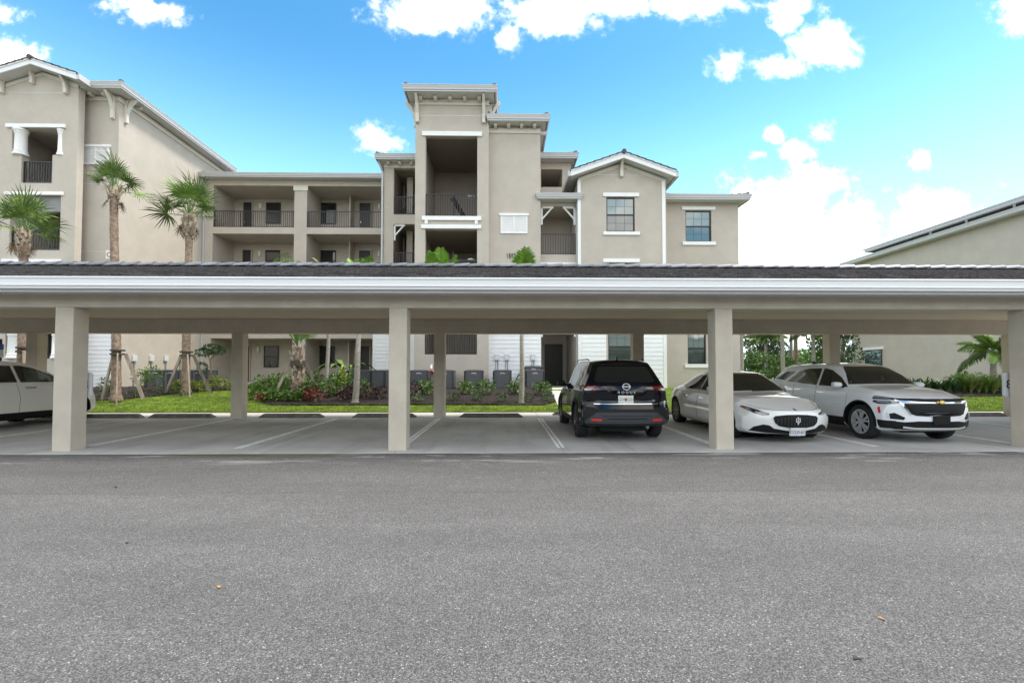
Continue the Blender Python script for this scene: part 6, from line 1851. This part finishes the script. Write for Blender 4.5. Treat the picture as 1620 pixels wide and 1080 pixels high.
for dx in (-.055, 0, .055):
    tr.bar(cc + right * dx - up * (.0 if dx == 0 else -.0), cc + right * dx * .85 + up * (.105 if dx == 0 else .075), .014, .012, up=tuple(nrm))
    tr.bar(cc + right * (dx * .85 - .013) + up * (.07 if dx else .095), cc + right * (dx * .85) + up * (.10 if dx else .13), .012, .010, up=tuple(nrm))
    tr.bar(cc + right * (dx * .85 + .013) + up * (.07 if dx else .095), cc + right * (dx * .85) + up * (.10 if dx else .13), .012, .010, up=tuple(nrm))
tr.bar(cc - right * .062, cc + right * .062, .018, .012, up=tuple(nrm)); tr.bar(cc, cc - up * .085, .016, .012, up=tuple(nrm)); tr.bar(cc - right * .03 - up * .03, cc + right * .03 - up * .03, .012, .012, up=tuple(nrm))
tr.build('trident_emblem', 'badge_silver', bd, local=True)
c.patch('hood_badge', 'F', [(-.022, .655), (.022, .655), (.022, .69), (-.022, .69)], 'plate_blue', off=.006)
c.patch('lower_intake', 'F', [(-.74, .32), (-.60, .375), (-.50, .36), (-.42, .30), (-.12, .25), (.12, .25), (.42, .30), (.50, .36), (.60, .375), (.74, .32), (.80, .24), (.60, .215), (.3, .205), (-.3, .205), (-.60, .215), (-.80, .24)], 'plastic_black', off=.008)
for sg in (1, -1):
    f = lambda P: [(a * sg, b) for a, b in P][::sg]
    hl = c.patch('headlight', 'F', f([(.50, .565), (.62, .56), (.74, .60), (.86, .71), (.84, .735), (.74, .70), (.62, .64), (.50, .60)]), 'lamp_dark', off=.008, grid=.03)
    c.patch('lens', 'F', f([(.54, .572), (.63, .57), (.72, .61), (.70, .63), (.60, .60)]), 'lamp_clear', off=.011, parent=hl, grid=.03)
    c.patch('lens', 'F', f([(.74, .635), (.79, .66), (.80, .69), (.75, .68)]), 'lamp_clear', off=.011, parent=hl, grid=.03)
    c.patch('indicator', 'F', f([(.805, .665), (.865, .71), (.84, .735), (.80, .705)]), 'lamp_amber', off=.011, parent=hl, grid=.03)
c.strip('hood_seam', 'F', [(-.72, .76), (-.62, .695), (-.4, .665), (0, .66), (.4, .665), (.62, .695), (.72, .76)], .007, 'seam_grey', off=.001)
pl, fr = c.flat('number_plate', 'F', 0.0, .255, .315, .16, 'plate_white', off=.055, depth=.03)
MB()
c.plate_text(fr, 'CCLD·617', .085, 'plate_blue', pl, 0, -.004, .88)
for md in ('L', 'R'):
    c.patch('side_window', md, [(-.10, .985), (.80, .955), (.70, 1.04), (.35, 1.25), (.12, 1.33), (-.08, 1.345)], 'car_glass')
    c.patch('side_window', md, [(-1.28, 1.06), (-1.05, .995), (-.16, .985), (-.14, 1.345), (-.55, 1.34), (-.95, 1.25)], 'car_glass')
    c.strip('window_trim', md, [(-1.36, 1.06), (-.95, 1.27), (-.5, 1.362), (0, 1.365), (.30, 1.30), (.72, 1.05)], .012, 'chrome', off=.006)
    c.strip('door_seam', md, [(-.12, .97), (-.14, .55), (-.10, .26)], .009, 'seam'); c.strip('door_seam', md, [(-1.1, .98), (-1.05, .7), (-1.02, .5)], .009, 'seam'); c.strip('door_seam', md, [(.86, .90), (.95, .6), (.92, .28)], .009, 'seam')
    c.patch('door_handle', md, [(-.02, .80), (.22, .795), (.22, .77), (-.02, .775)], 'chrome', off=.028, depth=.035)
    c.patch('door_handle', md, [(-.98, .83), (-.76, .825), (-.76, .80), (-.98, .805)], 'chrome', off=.028, depth=.035)
for side in (1, -1):
    c.side_mirror(.70, 1.02, 'paint_white_sedan', side, w=.22, h=.13)
    c.wheel(sp['wr'], side, 'rim_dark', 7); c.wheel(sp['wf'], side, 'rim_dark', 7)
MB().box(-2.2, 2.1, -.5, .5, .14, .26).build('underbody', 'plastic_black', root, local=True)

# ---- 3. white SUV, nose to the camera
root = thing('parked_car', 'white SUV facing the camera at right with chrome split grille and blank plate holder', 'car', (8.57, 11.40, .02), 'cars parked under the carport', rotz=-PI / 2)
sp = dict(paint='paint_white_suv', rear=-2.32, front=2.32, hw=.92, R=.365, wr=-1.33, wf=1.39, nose_from=1.65, tail_from=-1.6, nose_round=.36, tail_round=.22, plan=2.5,
          nose_prof=[(.2, .12), (.34, .02), (.50, 0), (.70, .0), (.86, .03), (.96, .10), (1.1, .3)], tail_prof=[(.2, .1), (.5, 0), (.9, .05), (1.1, .1), (1.4, .3), (1.65, .5)],
          cols=dict(z_low=[(-2.32, .32), (-1.9, .24), (-1.2, .20), (1.6, .20), (2.0, .22), (2.32, .27)],
                    w_low=[(-2.32, .76), (-1.6, .83), (1.6, .83), (2.32, .76)],
                    z_waist=[(-2.32, .78), (0, .72), (2.32, .62)], w_waist=[(-2.32, .86), (-1.4, .925), (0, .905), (1.4, .93), (2.32, .88)],
                    z_belt=[(-2.32, 1.14), (-1.2, 1.10), (0, 1.04), (.9, 1.0), (1.5, .96), (2.32, .84)], w_belt=[(-2.32, .82), (-1.3, .85), (0, .85), (1.2, .86), (2.32, .78)],
                    z_edge=[(-2.32, 1.50), (-1.6, 1.55), (-.3, 1.585), (.25, 1.53), (.6, 1.37), (1.05, 1.10), (1.3, 1.055), (2.0, .96), (2.32, .875)],
                    w_edge=[(-2.32, .58), (-1.6, .60), (-.2, .62), (.5, .66), (1.05, .74), (1.5, .75), (2.32, .68)],
                    z_top=[(-2.32, 1.59), (-1.7, 1.635), (-.3, 1.66), (.25, 1.60), (.6, 1.46), (1.1, 1.14), (1.35, 1.10), (2.0, 1.01), (2.32, .91)]))
c = Car(root, sp)
c.patch('windshield', 'F', [(-.75, 1.15), (-.66, 1.34), (-.54, 1.50), (-.46, 1.56), (.46, 1.56), (.54, 1.50), (.66, 1.34), (.75, 1.15), (.3, 1.165), (-.3, 1.165)], 'car_glass', grid=.035)
g_ = c.patch('grille', 'F', [(-.60, .80), (.60, .80), (.60, .745), (.52, .60), (.44, .565), (0, .545), (-.44, .565), (-.52, .60), (-.60, .745)], 'plastic_black', off=.012)
for i in range(6):
    z = .595 + i * .032; hw_ = .46 + .018 * i
    c.patch('grille_bar', 'F', [(-hw_, z), (hw_, z), (hw_, z + .010), (-hw_, z + .010)], 'plastic_grey', off=.024, parent=g_)
c.patch('grille_upper', 'F', [(-.70, .895), (.70, .895), (.66, .845), (.3, .83), (-.3, .83), (-.66, .845)], 'plastic_black', off=.010)
c.strip('chrome_bar', 'F', [(-.72, .850), (-.35, .822), (0, .815), (.35, .822), (.72, .850)], .020, 'chrome', off=.024, depth=.03)
for sg in (1, -1):
    f = lambda P: [(a * sg, b) for a, b in P][::sg]
    c.strip('chrome_trim', 'F', f([(.66, .82), (.60, .72), (.52, .585)]), .024, 'chrome', off=.022, depth=.03)
    hl = c.patch('headlight', 'F', f([(.68, .895), (.80, .925), (.895, .955), (.89, .90), (.86, .865), (.72, .865)]), 'lamp_dark', off=.008, grid=.03)
    c.patch('lens', 'F', f([(.74, .885), (.885, .925), (.88, .905), (.74, .872)]), 'lamp_clear', off=.012, parent=hl, grid=.03)
    hl2 = c.patch('headlight', 'F', f([(.66, .835), (.86, .845), (.875, .81), (.86, .775), (.68, .80)]), 'lamp_dark', off=.010, grid=.03)
    c.patch('lens', 'F', f([(.70, .825), (.775, .83), (.77, .80), (.70, .808)]), 'lamp_clear', off=.014, parent=hl2, grid=.03)
    c.patch('lens', 'F', f([(.79, .83), (.85, .833), (.855, .80), (.79, .797)]), 'lamp_clear', off=.014, parent=hl2, grid=.03)
    c.patch('fog_recess', 'F', f([(.62, .475), (.80, .49), (.81, .59), (.74, .61), (.60, .52)]), 'plastic_black', off=.008, grid=.03)
    c.patch('bumper_trim', 'F', f([(.81, .49), (.845, .50), (.85, .62), (.82, .615)]), 'badge_silver', off=.012, grid=.03)
c.patch('lower_bumper', 'F', [(-.83, .45), (-.60, .43), (-.4, .455), (.4, .455), (.60, .43), (.83, .45), (.82, .31), (.7, .285), (-.7, .285), (-.82, .31)], 'plastic_black', off=.008)
for md in ('L', 'R'):
    c.patch('lower_bumper', md, [(1.86, .46), (2.12, .45), (2.10, .30), (1.88, .30)], 'plastic_black', off=.010)
c.strip('skid_trim', 'F', [(-.62, .335), (-.45, .315), (.45, .315), (.62, .335)], .030, 'badge_silver', off=.02, depth=.03)
bd, fr = c.flat('plate_holder', 'F', 0, .485, .32, .165, 'plastic_black', off=.04, depth=.04)
bd, fr = c.flat('badge', 'F', 0, .83, .17, .032, 'gold', off=.045, depth=.02)
cc, right, up, nrm = fr
MB().bar(cc - right * .035 + nrm * .003, cc + right * .035 + nrm * .003, .062, .02, up=tuple(nrm)).build('badge_centre', 'gold', bd, local=True)
for md in ('L', 'R'):
    c.patch('side_window', md, [(-.02, 1.10), (.92, 1.085), (.62, 1.30), (.28, 1.47), (.02, 1.515), (-.04, 1.515)], 'car_glass')
    c.patch('side_window', md, [(-1.30, 1.17), (-.10, 1.105), (-.12, 1.515), (-.62, 1.51), (-.98, 1.45)], 'car_glass')
    c.patch('side_window', md, [(-1.98, 1.24), (-1.45, 1.20), (-1.15, 1.44), (-1.55, 1.44)], 'car_glass')
    c.strip('door_seam', md, [(-.07, 1.08), (-.07, .6), (.0, .34)], .008, 'seam_grey'); c.strip('door_seam', md, [(-.95, 1.12), (-.93, .9), (-1.0, .75)], .008, 'seam_grey'); c.strip('door_seam', md, [(1.0, 1.02), (1.0, .62), (.9, .34)], .008, 'seam_grey')
    c.patch('door_sill', md, [(-.90, .42), (.93, .42), (.95, .22), (-.92, .22)], 'plastic_black', off=.010)
    c.patch('door_handle', md, [(.02, .955), (.26, .95), (.26, .925), (.02, .93)], 'chrome', off=.03, depth=.04)
    c.patch('door_handle', md, [(-.86, .99), (-.62, .985), (-.62, .96), (-.86, .965)], 'chrome', off=.03, depth=.04)
    c.arch(sp['wr'], md, w=.035); c.arch(sp['wf'], md, w=.035)
    c.patch('side_reflector', md, [(1.86, .70), (1.90, .72), (1.95, .60), (1.91, .59)], 'reflector_red', off=.014)
    c.text('EQUINOX', md, .72, .69, .055, 'badge_silver', 1.35, off=.004)
for side in (1, -1):
    c.side_mirror(.78, 1.13, 'paint_white_suv', side)
    c.wheel(sp['wr'], side, 'rim_silver', 6); c.wheel(sp['wf'], side, 'rim_silver', 6)
MB().prism([(-1.45, 1.635), (-1.22, 1.64), (-1.42, 1.72), (-1.46, 1.72)], -.02, .02).build('antenna', 'plastic_black', root, local=True, bevel=.008)
MB().box(-2.0, 2.0, -.5, .5, .2, .3).build('underbody', 'plastic_black', root, local=True)

# ---- 4. white crossover at the left, nose away from the camera
root = thing('parked_car', 'white crossover at the left edge, nose pointing away behind the left front pillar', 'car', (-13.12, 12.25, .03), 'cars parked under the carport', rotz=PI / 2)
sp = dict(paint='paint_white_cross', rear=-2.38, front=2.40, hw=.93, R=.355, wr=-1.42, wf=1.42, nose_from=1.7, tail_from=-1.6, nose_round=.38, tail_round=.25,
          nose_prof=[(.2, .08), (.5, 0), (.8, .05), (1.05, .2)], tail_prof=[(.2, .1), (.5, 0), (.9, .05), (1.1, .1), (1.4, .3), (1.65, .5)],
          cols=dict(z_low=[(-2.38, .32), (-1.9, .24), (-1.2, .21), (1.6, .21), (2.0, .23), (2.40, .28)],
                    w_low=[(-2.38, .76), (-1.6, .84), (1.6, .84), (2.40, .76)],
                    z_waist=[(-2.38, .78), (0, .72), (2.40, .62)], w_waist=[(-2.38, .86), (-1.4, .935), (0, .915), (1.4, .935), (2.40, .88)],
                    z_belt=[(-2.38, 1.14), (-1.2, 1.12), (0, 1.10), (.9, 1.07), (1.5, 1.0), (2.40, .84)], w_belt=[(-2.38, .82), (-1.3, .86), (0, .86), (1.2, .86), (2.40, .78)],
                    z_edge=[(-2.38, 1.50), (-1.6, 1.58), (-.3, 1.64), (.2, 1.60), (.6, 1.46), (1.25, 1.15), (1.45, 1.07), (2.0, .98), (2.40, .875)],
                    w_edge=[(-2.38, .58), (-1.6, .60), (-.2, .62), (.5, .66), (1.2, .74), (1.5, .75), (2.40, .68)],
                    z_top=[(-2.38, 1.59), (-1.7, 1.66), (-.3, 1.72), (.2, 1.69), (.6, 1.56), (1.3, 1.20), (1.5, 1.12), (2.0, 1.03), (2.40, .91)]))
c = Car(root, sp)
for md in ('L', 'R'):
    c.patch('side_window', md, [(-.10, 1.155), (1.15, 1.14), (.80, 1.34), (.36, 1.51), (.05, 1.575), (-.12, 1.575)], 'car_glass')
    c.patch('side_window', md, [(-1.3, 1.22), (-1.1, 1.16), (-.18, 1.155), (-.20, 1.575), (-.62, 1.57), (-1.0, 1.50)], 'car_glass')
    c.patch('window_glint', md, [(.02, 1.19), (.92, 1.18), (.66, 1.35), (.34, 1.48), (.10, 1.50)], 'car_glass_green', off=.006)
    c.strip('door_seam', md, [(-.22, 1.12), (-.16, .8), (-.20, .34)], .009, 'seam_grey'); c.strip('door_seam', md, [(1.08, 1.08), (1.05, .6), (.95, .34)], .009, 'seam_grey')
    c.patch('door_sill', md, [(-.98, .40), (.98, .40), (.98, .22), (-.98, .22)], 'plastic_black', off=.010)
    c.patch('door_handle', md, [(-.04, 1.03), (.24, 1.025), (.24, .995), (-.04, 1.0)], 'chrome', off=.03, depth=.04)
    c.arch(sp['wr'], md, w=.035); c.arch(sp['wf'], md, w=.035)
c.patch('windshield', 'F', [(-.75, 1.25), (-.66, 1.40), (-.54, 1.56), (-.46, 1.62), (.46, 1.62), (.54, 1.56), (.66, 1.40), (.75, 1.25)], 'car_glass')
for side in (1, -1):
    c.side_mirror(1.0, 1.2, 'paint_white_cross', side)
    c.wheel(sp['wr'], side, 'rim_silver', 5); c.wheel(sp['wf'], side, 'rim_silver', 5)
    hd = c.patch('headlight', 'F', [(.60 * side, .80), (.86 * side, .86), (.86 * side, .78), (.62 * side, .74)][::side], 'lamp_clear', off=.008)
MB().box(-2.0, 2.0, -.5, .5, .2, .3).build('underbody', 'plastic_black', root, local=True)
